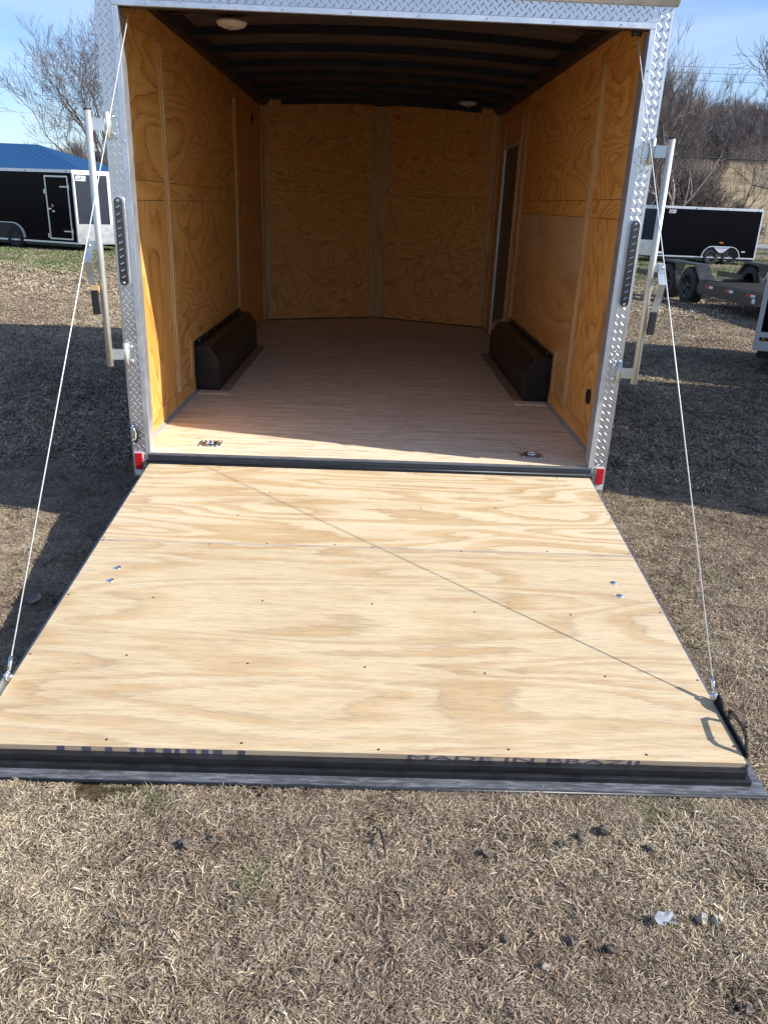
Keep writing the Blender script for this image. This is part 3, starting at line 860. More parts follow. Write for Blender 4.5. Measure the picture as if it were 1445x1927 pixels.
for s in (-1, 1):
    a, b = sorted((s * XI, s * XO))
    post = part('tread_post', MB().box(a, b, YF, 0.02, -0.13, 2.172), M['tread'], T, bevel=0.0015)
    mb = lug_strip(lambda u, v, h, s=s: (s * u, YF - h, v), XI + 0.002, XO - 0.003, -0.125, 2.168, flip=(s > 0))
    part('raised_lugs', mb, M['tread'], post, kind='stuff')
    ret = MB().box(*sorted((s * (XO - 0.001), s * (XO + 0.007))), YF + 0.002, 0.09, -0.13, 2.172)
    part('side_return', ret, M['tread'], post)
    a, b = sorted((s * XT, s * (XI - 0.0005)))
    tr = part('door_angle', MB().box(a, b, YF - 0.003, 0.004, -0.035 if s < 0 else -0.04, 2.062), M['alu'], T, bevel=0.0015)
    ins = MB().box(*sorted((s * XT, s * (XT + 0.004))), 0.0045, 0.07, 0.002, 2.06)
    part('angle_return', ins, M['alu'], tr)
    part('door_jamb', MB().box(*sorted((s * (XT + 0.006), s * (HW - 0.001))), 0.021, 0.05, 0.002, 2.16), M['black'], T)
    for z in (0.45, 1.05, 1.52, 1.9): part('rivet', MB().lathe([(0.005, 0), (0.004, -0.003), (0.0005, -0.0035)], (s * (XT + 0.014), YF - 0.003, z), ax='Y', n=8), M['zinc'], tr)
hd = part('header_plate', MB().box(-XI + 0.001, XI - 0.001, YF, 0.02, 2.087, 2.172), M['tread'], T, bevel=0.0015)
mb = lug_strip(lambda u, v, h: (v, YF - h, u), 2.090, 2.153, -XI + 0.004, XI - 0.004)
part('raised_lugs', mb, M['tread'], hd, kind='stuff')
ang = part('header_angle', MB().box(-XI + 0.001, XI - 0.001, YF - 0.003, 0.004, 2.0625, 2.0865), M['alu'], T, bevel=0.0015)
for x in np.linspace(-1.05, 1.05, 8): part('rivet', MB().lathe([(0.005, 0), (0.004, -0.003), (0.0005, -0.0035)], (x, YF - 0.003, 2.075), ax='Y', n=8), M['zinc'], ang)
part('header_beam', MB().box(-HW + 0.002, HW - 0.002, 0.021, 0.07, 2.066, 2.25), M['black'], T)
mb = MB().prism([(YF - 0.001, 2.150), (YF - 0.012, 2.152), (YF - 0.040, 2.186), (YF - 0.040, 2.192), (YF - 0.030, 2.192), (YF - 0.001, 2.166)], lambda u, v, w: (w, u, v), -1.288, 1.288)
part('drip_rail', mb, M['alu'], T)
part('upper_cap', MB().box(-1.279, 1.279, -0.004, 0.0205, 2.1735, 2.372), M['white_al'], T, bevel=0.003)
for x in (-1.0, -0.5, 0, 0.5, 1.0, 1.21): part('marker_screw', MB().lathe([(0.006, 0), (0.0005, -0.004)], (x, -0.004, 2.213), ax='Y', n=8), M['zinc'], T)

# sill between floor and ramp
part('sill_strip', MB().box(-XT - 0.02, XT + 0.02, -0.018, 0.0045, -0.006, 0.0035), M['sill_grey'], T, bevel=0.001)
mb = MB().prism([(0.002, -0.007), (-0.020, -0.007), (-0.024, -0.024), (-0.036, -0.024), (-0.038, -0.034), (-0.056, -0.036), (-0.058, -0.10), (0.002, -0.10)], lambda u, v, w: (w, u, v), -XT - 0.015, XT + 0.015)
part('hinge_sill', mb, M['sill'], T)
part('hinge_rod', MB().tube([(-XT - 0.01, -0.043, -0.031), (XT + 0.01, -0.043, -0.031)], 0.007, 8), M['sill'], T, smooth=True)
part('rear_crossmember', MB().box(-XO, XO, 0.021, 0.045, -0.13, -0.022), M['black'], T)

# red reflectors, lower brackets
for s in (-1, 1):
    a, b = sorted((s * 1.222, s * 1.268))
    rl = part('tail_reflector', MB().box(a + 0.003, b - 0.003, YF - 0.016, YF - 0.0005, -0.086, 0.004), M['red'], T, bevel=0.003)
    part('reflector_base', MB().box(a, b, YF - 0.006, YF - 0.0004, -0.089, 0.007), M['white_al'], rl)
    part('reflector_rib', MB().box(a + 0.004, b - 0.004, YF - 0.0175, YF - 0.0160, -0.0425, -0.0405), M['red'], rl)
    part('corner_bracket', MB().box(a, b, YF - 0.008, YF + 0.02, -0.121, -0.0905), M['white_al'], T, bevel=0.002)

# LED bar lights
def slot_poly(w, h, n=8):
    p = []
    for k in range(n + 1):
        a = PI * k / n; p.append((w / 2 * math.cos(a), h / 2 - w / 2 + w / 2 * math.sin(a)))
    for k in range(n + 1):
        a = PI + PI * k / n; p.append((w / 2 * math.cos(a), -h / 2 + w / 2 + w / 2 * math.sin(a)))
    return p
for s, cx in ((-1, -1.2425), (1, 1.2385)):
    cz = 1.073 if s < 0 else 1.062
    H_ = 0.405
    bz = part('light_bezel', MB().prism(slot_poly(0.056, H_ + 0.014), lambda u, v, w: (cx + u, w, cz + v), YF - 0.006, YF - 0.0004), M['alu'], T, bevel=0.002)
    bd = part('light_bar', MB().prism(slot_poly(0.043, H_), lambda u, v, w: (cx + u, w, cz + v), YF - 0.020, YF - 0.0062), M['lens'], T, bevel=0.003)
    for k in range(11):
        z = cz - H_ / 2 + 0.042 + k * 0.0322
        part('led_cell', MB().box(cx - 0.015, cx + 0.015, YF - 0.0226, YF - 0.0202, z - 0.012, z + 0.012), M['lens'], bd, bevel=0.002)
        mbk = MB().tube([(cx - 0.009, YF - 0.0234, z - 0.005), (cx + 0.009, YF - 0.0234, z + 0.005)], 0.0022, 5)
        part('led_glint', mbk, M['chrome'], bd)
    for z in (cz - H_ / 2 + 0.014, cz + H_ / 2 - 0.014):
        part('light_screw', MB().lathe([(0.007, YF - 0.0201), (0.006, YF - 0.0235), (0.0005, YF - 0.024)], (cx, 0, z), ax='Y', n=10), M['chrome'], bd, smooth=True)

# door cam bars, swung open beside the frame
def cam_bar(s):
    yb = -0.060
    xp = s * 1.338; zt, zb_ = (1.640, 0.475) if s < 0 else (1.622, 0.480)
    bar = part('cam_bar', MB().tube([(xp, yb, zb_), (xp, yb, zt)], 0.0165, 14), M['zinc_tube'], T, smooth=True)
    part('tube_cap', MB().lathe([(0.0172, 0), (0.0172, 0.006), (0.001, 0.007)], (xp, yb, zt), n=12), M['vent'], bar)
    for zc in ((1.583, 0.533) if s < 0 else (1.568, 0.531)):
        h = 0.052
        pa, pb = sorted((s * 1.222, s * 1.262))
        hp = part('hinge_plate', MB().box(pa, pb, YF - 0.0065, YF - 0.0025, zc - h, zc + h), M['zinc'], T, bevel=0.0015)
        part('hinge_knuckle', MB().tube([(s * 1.264, YF - 0.016, zc - h - 0.003), (s * 1.264, YF - 0.016, zc + h + 0.003)], 0.0125, 12), M['zinc_tube'], hp, smooth=True)
        for dz in (-0.036, 0.036):
            part('hinge_bolt', MB().lathe([(0.0105, 0), (0.0095, -0.005), (0.004, -0.0075), (0.0005, -0.008)], (s * 1.240, YF - 0.0065, zc + dz), ax='Y', n=12), M['chrome'], hp, smooth=True)
        a, b = sorted((s * 1.272, xp - s * 0.0))
        part('hinge_arm', MB().hexa([(a, YF - 0.03, zc - 0.026), (b, yb - 0.002, zc - 0.026), (b, yb + 0.004, zc - 0.026), (a, YF - 0.024, zc - 0.026),
                                     (a, YF - 0.03, zc + 0.026), (b, yb - 0.002, zc + 0.026), (b, yb + 0.004, zc + 0.026), (a, YF - 0.024, zc + 0.026)]) if s > 0 else
             MB().hexa([(a, yb - 0.002, zc - 0.026), (b, YF - 0.03, zc - 0.026), (b, YF - 0.024, zc - 0.026), (a, yb + 0.004, zc - 0.026),
                        (a, yb - 0.002, zc + 0.026), (b, YF - 0.03, zc + 0.026), (b, YF - 0.024, zc + 0.026), (a, yb + 0.004, zc + 0.026)]), M['zinc'], bar)
        part('bar_guide', MB().box(xp - 0.022, xp + 0.022, yb + 0.0166, yb + 0.022, zc - 0.028, zc + 0.028), M['zinc'], bar)
    # lever
    zc = 1.055
    xh = s * 1.382
    part('lever_pivot', MB().box(*sorted((xp + s * 0.010, xh + s * 0.012)), yb - 0.012, yb - 0.004, zc - 0.022, zc + 0.022), M['zinc'], bar, bevel=0.002)
    part('pivot_bolt', MB().lathe([(0.009, 0), (0.008, -0.006), (0.0005, -0.0065)], (xh, yb - 0.017, zc), ax='Y', n=10), M['chrome'], bar, smooth=True)
    path = [(xh - s * 0.002, yb - 0.016, zc + 0.018), (xh, yb - 0.018, zc - 0.03), (xh + s * 0.004, yb - 0.045, zc - 0.075), (xh + s * 0.002, yb - 0.03, zc - 0.14), (xh - s * 0.008, yb - 0.026, 0.845)]
    mb = MB()
    for p0_, p1_ in zip(path[:-1], path[1:]):
        w_, t_ = 0.0165, 0.0025
        mb.hexa([(p1_[0] - w_, p1_[1] - t_, p1_[2]), (p1_[0] + w_, p1_[1] - t_, p1_[2]), (p1_[0] + w_, p1_[1] + t_, p1_[2]), (p1_[0] - w_, p1_[1] + t_, p1_[2]),
                 (p0_[0] - w_, p0_[1] - t_, p0_[2]), (p0_[0] + w_, p0_[1] - t_, p0_[2]), (p0_[0] + w_, p0_[1] + t_, p0_[2]), (p0_[0] - w_, p0_[1] + t_, p0_[2])])
    part('lever', mb, M['zinc'], bar)
    gx = xh - s * 0.012
    part('lever_grip', MB().hexa([(gx - 0.019, yb - 0.035, 0.735), (gx + 0.019, yb - 0.035, 0.735), (gx + 0.019, yb - 0.020, 0.735), (gx - 0.019, yb - 0.020, 0.735),
                                  (gx - 0.018 + s * 0.004, yb - 0.034, 0.848), (gx + 0.018 + s * 0.004, yb - 0.034, 0.848), (gx + 0.018 + s * 0.004, yb - 0.019, 0.848), (gx - 0.018 + s * 0.004, yb - 0.019, 0.848)]), M['grip'], bar, bevel=0.004)
    if s < 0: part('grip_band', MB().box(gx - 0.0195, gx + 0.0195 , yb - 0.0345, yb - 0.0185, 0.850, 0.872), M['batten'], bar)
cam_bar(-1); cam_bar(1)

# round plate holder on the left post
hk = part('plug_holder', MB().tube([(-1.262 + 0.026 * math.sin(a), YF - 0.022, 0.112 + 0.046 * math.cos(a)) for a in np.linspace(-0.25, PI + 0.25, 14)], 0.0075, 8), M['vent'], T, smooth=True)
part('holder_shell', MB().tube([(-1.263 + 0.016 * math.sin(a), YF - 0.026, 0.112 + 0.036 * math.cos(a)) for a in np.linspace(-0.25, PI + 0.25, 14)], 0.008, 8), M['chrome'], hk, smooth=True)
for z in (0.160, 0.064): part('holder_screw', MB().lathe([(0.006, 0), (0.0005, -0.005)], (-1.258, YF - 0.0305, z), ax='Y', n=8), M['chrome'], hk)

# ------------------------------------------------------------------ ramp door (a part of the trailer)
SA, CA = 0.108, math.sqrt(1 - 0.108 ** 2)
def rp(x, s, h): return (x, -0.06 - CA * s - SA * h, -0.0382 - SA * s + CA * h)
def rbox(x0, x1, s0, s1, h0, h1):
    return MB().hexa([rp(x0, s1, h0), rp(x1, s1, h0), rp(x1, s0, h0), rp(x0, s0, h0), rp(x0, s1, h1), rp(x1, s1, h1), rp(x1, s0, h1), rp(x0, s0, h1)])
door = part('ramp_door', rbox(-1.176, 1.176, 0.012, 2.040, -0.078, -0.0195), M['black'], T)
def plank_part(name, mb, mat, parent, **k):
    return part(name, mb, [M[mat], M['ply_edge']], parent, **k)
def sheet(s0, s1, mat):
    mb = rbox(-1.178, 1.178, s0, s1, -0.0185, 0.0)
    mb.mi = [1, 0, 1, 1, 1, 1]
    return plank_part('ramp_sheet', mb, mat, door)
sheet(0.006, 0.815, 'ramp_a')
sheet(0.8185, 2.047, 'ramp_b')
part('joint_filler', rbox(-1.177, 1.177, 0.811, 0.8225, 0.0002, 0.0006), plain('joint_putty', (0.42, 0.35, 0.28), 0.8, var=0.25, scale=6), door)
part('end_tube', rbox(-1.182, 1.182, 2.0405, 2.066, -0.047, -0.0188), M['black'], door, bevel=0.002)
part('end_tube', rbox(-1.196, 1.196, 2.0405, 2.078, -0.070, -0.0475), M['black'], door, bevel=0.002)
lp = part('ramp_lip', rbox(-1.236, 1.236, 2.0405, 2.112, -0.0715, -0.0662), M['lip'], door)
part('lip_seal', MB().tube([rp(-1.236, 2.110, -0.078), rp(1.236, 2.110, -0.078)], 0.008, 8), M['sill'], door, smooth=True)
for s in (-1, 1):
    a, b = sorted((s * 1.1795, s * 1.186))
    part('side_trim', rbox(a, b, 0.006, 2.05, -0.070, -0.004), M['flange'], door)
    a, b = sorted((s * 1.1865, s * 1.236))
    part('side_flange', rbox(a, b, 0.08, 2.0403, -0.0762, -0.0712), M['flange'], door)
sb = []
for s in (-1, 1):
    for q in (1.045, 1.142):
        c = rp(s * 1.035, q, 0.0)
        mb = MB().lathe([(0.0135, 0.0004), (0.012, 0.004), (0.006, 0.0062), (0.0005, 0.0068)], (0, 0, 0), n=14)
        mb.v = [(c[0] + x, c[1] + y - SA * z, c[2] + z - SA * -y * 1.0) for x, y, z in mb.v]
        part('carriage_bolt', mb, M['chrome'], door, smooth=True)
# screw heads
scr = [(-1.166, .825), (.016, .812), (.413, .822), (-.45, .806), (-.70, .828), (-.836, 1.252), (-.409, 1.252), (.022, 1.252), (.422, 1.286), (.80, 1.286), (-1.166, 1.25), (1.166, 1.25),
       (-1.168, 1.62), (-.836, 1.612), (-.409, 1.638), (.0, 1.64), (.419, 1.655), (.842, 1.654), (1.166, 1.66), (-.78, 2.018), (-.37, 2.018), (.049, 2.03), (.45, 2.015), (.876, 2.022), (1.166, 1.977),
       (-.80, .02), (-.45, .016), (.2, .02), (.62, .02), (1.0, .018), (-1.168, .34), (1.166, .80), (.62, .39), (-.5, .30), (-.15, .80), (.80, .80), (-.62, .55), (.25, .42), (-1.168, .80), (1.168, .42)]
s0_ = None
for (x, q) in scr:
    c = rp(x, q, 0.0)
    if s0_ is None:
        mb = MB().lathe([(0.0046, 0.0003), (0.0040, 0.0012), (0.0005, 0.0008)], (c[0], c[1], c[2]), n=8)
        s0_ = part('screw_head', mb, M['screw'], door, origin=c)
    else:
        k = s0_.copy(); col.objects.link(k); k.location = tuple(np.array(c) - OFF[door.name])

# stamp on the cut edge of the lower sheet
def stamp(text, x0, x1, h0, h1):
    cu = bpy.data.curves.new('stamp_text', 'FONT'); cu.body = text; cu.size = 1.0
    to = bpy.data.objects.new('tmp_text', cu); col.objects.link(to)
    dg = bpy.context.evaluated_depsgraph_get()
    me = bpy.data.meshes.new_from_object(to.evaluated_get(dg))
    vs = np.array([v.co[:] for v in me.vertices]); lo, hi = vs.min(0), vs.max(0)
    mb = MB()
    out = []
    for v in vs:
        t = (v - lo) / np.maximum(hi - lo, 1e-6)
        out.append(rp(x0 + t[0] * (x1 - x0), 2.0478, h0 + t[1] * (h1 - h0)))
    mb.add(out, [tuple(p.vertices) for p in me.polygons])
    bpy.data.objects.remove(to)
    part('edge_stamp', mb, M['ink'], door)
stamp('MADE IN BRAZIL', 0.14, 0.88, -0.0180, -0.0004)
for (x, w) in ((-0.92, 0.022), (-0.845, 0.026), (-0.775, 0.020), (-0.70, 0.018), (-0.655, 0.030), (-0.60, 0.022), (-0.565, 0.012), (-0.53, 0.026), (-0.485, 0.02), (-0.45, 0.026), (-0.375, 0.02)):
    part('edge_stamp', MB().add([rp(x, 2.0478, -0.0180), rp(x + w, 2.0478, -0.0180), rp(x + w, 2.0478, -0.0006), rp(x, 2.0478, -0.0006)], [(0, 1, 2, 3)]), M['ink'], door)

# pull handle with cable tab, right edge of the ramp
def plate_x(poly, x0, x1): return MB().prism(poly, lambda u, v, w: rp(w, u, v), x0, x1)
hnd = part('ramp_handle', plate_x([(1.76, -0.03), (2.02, -0.03), (2.02, 0.012), (1.83, 0.014), (1.815, 0.030), (1.80, 0.036), (1.775, 0.036), (1.757, 0.024)], 1.1875, 1.1925), M['black'], door)
loop = [(1.868, 0.010), (1.862, 0.038), (1.872, 0.050), (1.965, 0.058), (1.985, 0.050), (2.010, 0.010)]
mb = MB()
for (a, b) in zip(loop[:-1], loop[1:]):
    d_ = np.array(b) - np.array(a); L_ = np.hypot(*d_); nn = np.array([-d_[1], d_[0]]) / L_ * 0.0058; e = d_ / L_ * 0.003
    A, B = np.array(a) - e, np.array(b) + e
    mb.prism([tuple(A - nn), tuple(B - nn), tuple(B + nn), tuple(A + nn)], lambda u, v, w: rp(w, u, v), 1.1876, 1.1924)
part('handle_loop', mb, M['black'], hnd)
part('handle_knob', MB().tube([rp(1.190, 1.95, 0.057), rp(1.205, 1.955, 0.060)], 0.004, 6), M['black'], hnd)
tabl = part('cable_tab', plate_x([(1.75, -0.04), (1.83, -0.04), (1.82, 0.012), (1.80, 0.024), (1.775, 0.024), (1.757, 0.012)], -1.1925, -1.1875), M['zinc'], door)

# lift cables with their eyes
for s, top in ((-1, (-1.150, 0.085, 2.085)), (1, (1.150, 0.085, 2.065))):
    a = Vector(rp(s * 1.181, 1.765, 0.022))
    b = Vector(top)
    c = part('lift_cable', MB().tube([a + (b - a) * 0.005, b], 0.0023, 8), M['cable'], T, smooth=True)
    part('cable_sleeve', MB().tube([a + (b - a) * 0.006, a + (b - a) * 0.022], 0.0062, 8), M['chrome'], c, smooth=True)
    ring = [a + Vector((0.0, 0.013 * math.sin(t), 0.014 * math.cos(t))) for t in np.linspace(0, 2 * PI, 13)]
    part('cable_eye', MB().tube(ring, 0.0042, 6), M['chrome'], c, smooth=True)
    part('eye_bolt', MB().tube([a + Vector((-s * 0.016, 0, 0)), a + Vector((s * 0.012, 0, 0))], 0.007, 8), M['chrome'], c, smooth=True)
    part('cable_pulley', MB().lathe([(0.001, -0.02), (0.022, -0.02), (0.016, 0.0), (0.022, 0.02), (0.001, 0.02)], (b.x - s * 0.0, b.y, b.z + 0.004), ax='X', n=14), M['black'], c, smooth=True)
    part('spring_tube', MB().tube([(b.x + s * 0.03, 0.095, 2.115), (b.x - s * 0.12, 0.095, 2.115)], 0.018, 10), M['black'], c, smooth=True)

# ------------------------------------------------------------------ other cargo trailers
def cargo_trailer(loc, rz, L_, W_, zb, zt, label, group=None, nose=0.6, side=1, axles=2, door=None, wheel_x=None, front='skin', tread_h=0.0, detail=True, r=0.33, vskin='skin', trim=0.035, cat='trailer', jack=True):
    """Local frame: nose towards +X, origin at the rear centre on the ground."""
    t = thing('cargo_trailer', loc, label, cat, group, rz)
    h = W_ / 2
    poly = [(0, -h), (L_, -h), (L_ + nose, 0), (L_, h), (0, h)]
    part('body', MB().prism(poly, lambda u, v, w: (u, v, w), zb, zt), M['skin'], t, bevel=0.006)
    # trims
    e = 0.006
    for y0, y1 in ((-h - e, -h + 0.02), (h - 0.02, h + e)):
        part('roof_trim', MB().box(-e, L_, y0, y1, zt - 0.055, zt + 0.008), M['alu'], t)
        part('bottom_trim', MB().box(-e, L_, y0, y1, zb - 0.012, zb + trim), M['alu'], t)
        part('corner_trim', MB().box(L_ - 0.022, L_ + 0.022, y0, y1 + 0, zb + trim, zt - 0.055), M['alu'], t)
        part('corner_trim', MB().box(-e - 0.002, 0.045, y0 - .001, y1 + .001, zb + trim, zt - 0.055), M['alu'], t)
    part('roof', MB().prism(poly, lambda u, v, w: (u, v, w), zt + 0.009, zt + 0.03), M['white_al'], t)
    def nf(sg, a, z, off):            # point on nose face, a along 0..1 from side corner
        p0 = np.array([L_, sg * h]); p1 = np.array([L_ + nose, 0]); n_ = np.array([h, sg * nose]); n_ /= np.hypot(*n_)
        q = p0 + (p1 - p0) * a + n_ * off
        return (q[0], q[1], z)
    def nq(name, sg, a0, a1, z0, z1, mat, off0=0.001, off1=0.007):
        p = [nf(sg, a0, 0, off1), nf(sg, a1, 0, off1), nf(sg, a1, 0, off0), nf(sg, a0, 0, off0)]
        if sg < 0: pass
        else: p = p[::-1]
        return part(name, MB().hexa([(q[0], q[1], z0) for q in p] + [(q[0], q[1], z1) for q in p]), mat, t)
    for sg in (-1, 1):
        nq('nose_cap', sg, 0.0, 1.0, zt - 0.09, zt + 0.008, M['white_al'])
        nq('nose_edge', sg, 0.84, 1.0, zb + tread_h, zt - 0.09, M['white_al'])
        nq('nose_edge', sg, 0.0, 0.05, zb + tread_h, zt - 0.09, M['white_al'])
        if tread_h: 
            st = nq('stone_guard', sg, 0.0, 1.0, zb - 0.01, zb + tread_h, M['tread'])
        nq('nose_panel', sg, 0.06, 0.83, zb + tread_h + 0.01, zt - 0.10, M[vskin], 0.001, 0.004)
    if detail:
        for sg in (-1, 1):
            # roof marker lights
            for a in (0.25, 0.75):
                p = nf(sg, a, zt - 0.03, 0.010); part('marker_light', MB().lathe([(0.02, -0.012), (0.02, 0.012)], p, ax='X', n=8), M['rim'], t)
            for x in np.linspace(0.2, L_ - 0.2, 4): part('marker_light', MB().box(x - 0.03, x + 0.03, sg * h - 0.012 if sg < 0 else sg * h + 0.0062, sg * h - 0.0062 if sg < 0 else sg * h + 0.012, zt - 0.035, zt - 0.015), M['rim'], t)
    wx = wheel_x or [L_ * 0.42, L_ * 0.42 + 0.85]
    wy = h - 0.02
    for sg in (-1, 1):
        for x in wx: 
            wheel(t, x, sg * (h + 0.02 - 0.10), r, r, 0.20, sg, ax='Y')
        # fender: arch over the wheels
        c0, c1 = wx[0], wx[-1]; R1 = r + 0.07
        pts = []
        for k in range(9):
            a = PI - k * PI / 16; pts.append((c0 + R1 * math.cos(a), r + R1 * math.sin(a)))
        for k in range(9):
            a = PI / 2 - k * PI / 16; pts.append((c1 + R1 * math.cos(a), r + R1 * math.sin(a)))
        mb = MB()
        y0, y1 = sorted((sg * (h + 0.005), sg * (h + 0.075)))
        for (x0, z0), (x1, z1) in zip(pts[:-1], pts[1:]):
            if abs(x1 - x0) + abs(z1 - z0) < 1e-4: continue
            d_ = np.array([x1 - x0, z1 - z0]); n_ = np.array([-d_[1], d_[0]]); n_ = n_ / np.hypot(*n_) * 0.02
            mb.prism([(x0, z0), (x1, z1), (x1 + n_[0], z1 + n_[1]), (x0 + n_[0], z0 + n_[1])], lambda u, v, w: (u, w, v), y0, y1)
        fd = part('fender', mb, M['white_al'], t)
        if len(wx) > 1 and wx[-1] - wx[0] < 1.0:
            cx = (c0 + c1) / 2
            g = [(cx - 0.34, r + R1 * 0.99), (cx + 0.34, r + R1 * 0.99), (cx + 0.07, r + 0.16), (cx - 0.07, r + 0.16)]
            part('fender_gusset', MB().prism(g, lambda u, v, w: (u, w, v), y0 + 0.002, y1 - 0.03), M['alu'], fd)
        # dark wheel well
        well = [(pts[0][0] + 0.01, zb - 0.02)] + [(x, z - 0.005) for x, z in pts] + [(pts[-1][0] - 0.01, zb - 0.02)]
        part('wheel_well', MB().prism(well, lambda u, v, w: (u, w, v), *sorted((sg * (h + 0.001), sg * (h + 0.004)))), M['vent'], t)
    for x in wx: part('axle', MB().tube([(x, -h + 0.1, r), (x, h - 0.1, r)], 0.035, 8), M['black'], t)
    part('tongue', MB().tube([(L_ + nose * 0.3, 0, zb - 0.05), (L_ + nose + 0.9, 0, zb - 0.05)], 0.05, 4), M['black'], t)
    part('frame_rail', MB().box(0.05, L_ - 0.02, -h + 0.05, h - 0.05, zb - 0.10, zb - 0.013), M['black'], t)
    if jack: part('jack', MB().tube([(L_ + nose + 0.55, 0, 0.02), (L_ + nose + 0.55, 0, zb + 0.35)], 0.03, 8), M['zinc'], t)
    if door:
        x0, x1, z0, z1, sg = door
        ys = sg * (h + 0.004)
        dr = part('side_door', MB().box(x0, x1, *sorted((sg * (h + 0.001), ys + sg * 0.004)), z0, z1), M['skin'], t)
        yo = sorted((ys + sg * 0.0045, ys + sg * 0.014))
        wf = 0.042
        for (a, b, c, d_) in ((x0, x0 + wf, z0 + wf, z1 - wf), (x1 - wf, x1, z0 + wf, z1 - wf), (x0, x1, z1 - wf, z1), (x0, x1, z0, z0 + wf)):
            part('door_frame', MB().box(a, b, *yo, c, d_), M['zinc'], dr)
        yo2 = sorted((ys + sg * 0.015, ys + sg * 0.035))
        for zz in (z0 + 0.24, z1 - 0.30):
            part('strap_hinge', MB().box(x1 - 0.30, x1 + 0.03, *yo2, zz - 0.015, zz + 0.02), M['zinc'], dr)
            part('hinge_leaf', MB().box(x1 + 0.0, x1 + 0.035, *yo2, zz - 0.06, zz + 0.06), M['zinc'], dr)
            part('hinge_leaf', MB().box(x0 - 0.05, x0 - 0.002, *yo2, zz - 0.2, zz - 0.08), M['zinc'], dr)
        zc = (z0 + z1) / 2
        part('door_lock', MB().box(x0 + 0.02, x0 + 0.17, *yo2, zc - 0.05, zc - 0.01), M['chrome'], dr)
        part('lock_sticker', MB().lathe([(0.045, 0.0), (0.0005, sg * 0.002)], (x0 + 0.20, ys + sg * 0.005, zc + 0.06), ax='Y', n=12), plain('sticker_pink', (0.6, 0.2, 0.2), 0.5), dr)
        part('door_label', MB().box(x0 + 0.18, x0 + 0.26, *sorted((ys + sg * 0.0045, ys + sg * 0.006)), zc - 0.12, zc - 0.07), M['white_al'], dr)
    return t

def decal(t, P, du, dv, w, h_):
    """worn slanted maker's badge: pale plate with dark strokes"""
    P, du, dv = Vector(P), Vector(du), Vector(dv)
    nrm = du.cross(dv).normalized()
    def q(u, v, o): return tuple(P + du * u * w + dv * v * h_ + nrm * o)
    pl = part('badge', MB().add([q(0.06, 1, .002), q(0, 0, .002), q(.94, 0, .002), q(1, 1, .002)], [(0, 1, 2, 3)]), M['white_al'], t)
    mb = MB()
    for (a, b, c, d_) in ((.10, .20, .15, .62), (.26, .38, .15, .50), (.44, .54, .30, .72), (.60, .66, .2, .55), (.70, .90, .3, .40), (.70, .90, .60, .70), (.12, .48, .70, .78)):
        mb.add([q(a, c, .004), q(b, c, .004), q(b + .05, d_, .004), q(a + .05, d_, .004)], [(0, 1, 2, 3)])
    part('badge_marks', mb, M['rim'], pl)

# left: black trailer with a side door and silver nose
th = math.atan2(-0.36, 0.93)
corner = Vector((-8.89, 20.6)); fwd = Vector((math.cos(th), math.sin(th))); lft = Vector((-fwd.y, fwd.x))
Lt, Wt = 4.9, 2.05
org = corner - fwd * Lt + lft * (Wt / 2)
LT = cargo_trailer((org.x, org.y, -0.40), th, Lt, Wt, 0.235, 2.24, 'black cargo trailer with framed side door and silver tread-plate nose, beside the blue-roofed building',
                   'cargo trailers parked around the lot', nose=0.62, door=(Lt - 1.02, Lt - 0.16, 0.33, 2.10, -1), wheel_x=[Lt - 3.45, Lt - 2.38], tread_h=0.56, vskin='skin_grey')
decal(LT, (Lt + 0.05, -Wt / 2 + 0.075, 1.98), (0.518, 0.855, 0), (0, 0, 1), 0.30, 0.14)
part('jack_wheel', MB().lathe([(0.001, -0.05), (0.14, -0.05), (0.14, 0.05), (0.001, 0.05)], (Lt - 0.1, -0.6, 0.14), ax='Y', n=14), M['rubber'], LT)

# right: black tandem trailer seen side on, nose to the left
th = math.radians(180 + 1.5)
Lr, Wr_ = 3.95, 1.85
fwd = Vector((math.cos(th), math.sin(th))); lft = Vector((-fwd.y, fwd.x))
corner = Vector((10.52, 27.1))
org = corner - fwd * Lr - lft * (Wr_ / 2)
RT = cargo_trailer((org.x, org.y, -0.42), th, Lr, Wr_, 0.27, 2.02, 'black tandem-axle cargo trailer side on before the bare woods, nose pointing left',
                   'cargo trailers parked around the lot', nose=0.75, wheel_x=[1.02, 1.72], tread_h=0.55, vskin='skin_grey', r=0.30)
decal(RT, (Lr - 0.35, Wr_ / 2 + 0.004, 1.80), (-1, 0, 0), (0, 0, 1), 0.28, 0.12)
part('badge', MB().box(Lr - 0.36, Lr - 0.06, Wr_ / 2 + 0.007, Wr_ / 2 + 0.009, 0.36, 0.43), M['white_al'], RT)
part('badge', MB().box(0.42, 0.56, Wr_ / 2 + 0.004, Wr_ / 2 + 0.008, 0.50, 0.54), M['white_al'], RT)
part('fender_light', MB().box(1.33, 1.47, Wr_ / 2 + 0.004, Wr_ / 2 + 0.02, 0.80, 0.84), M['amber'], RT)

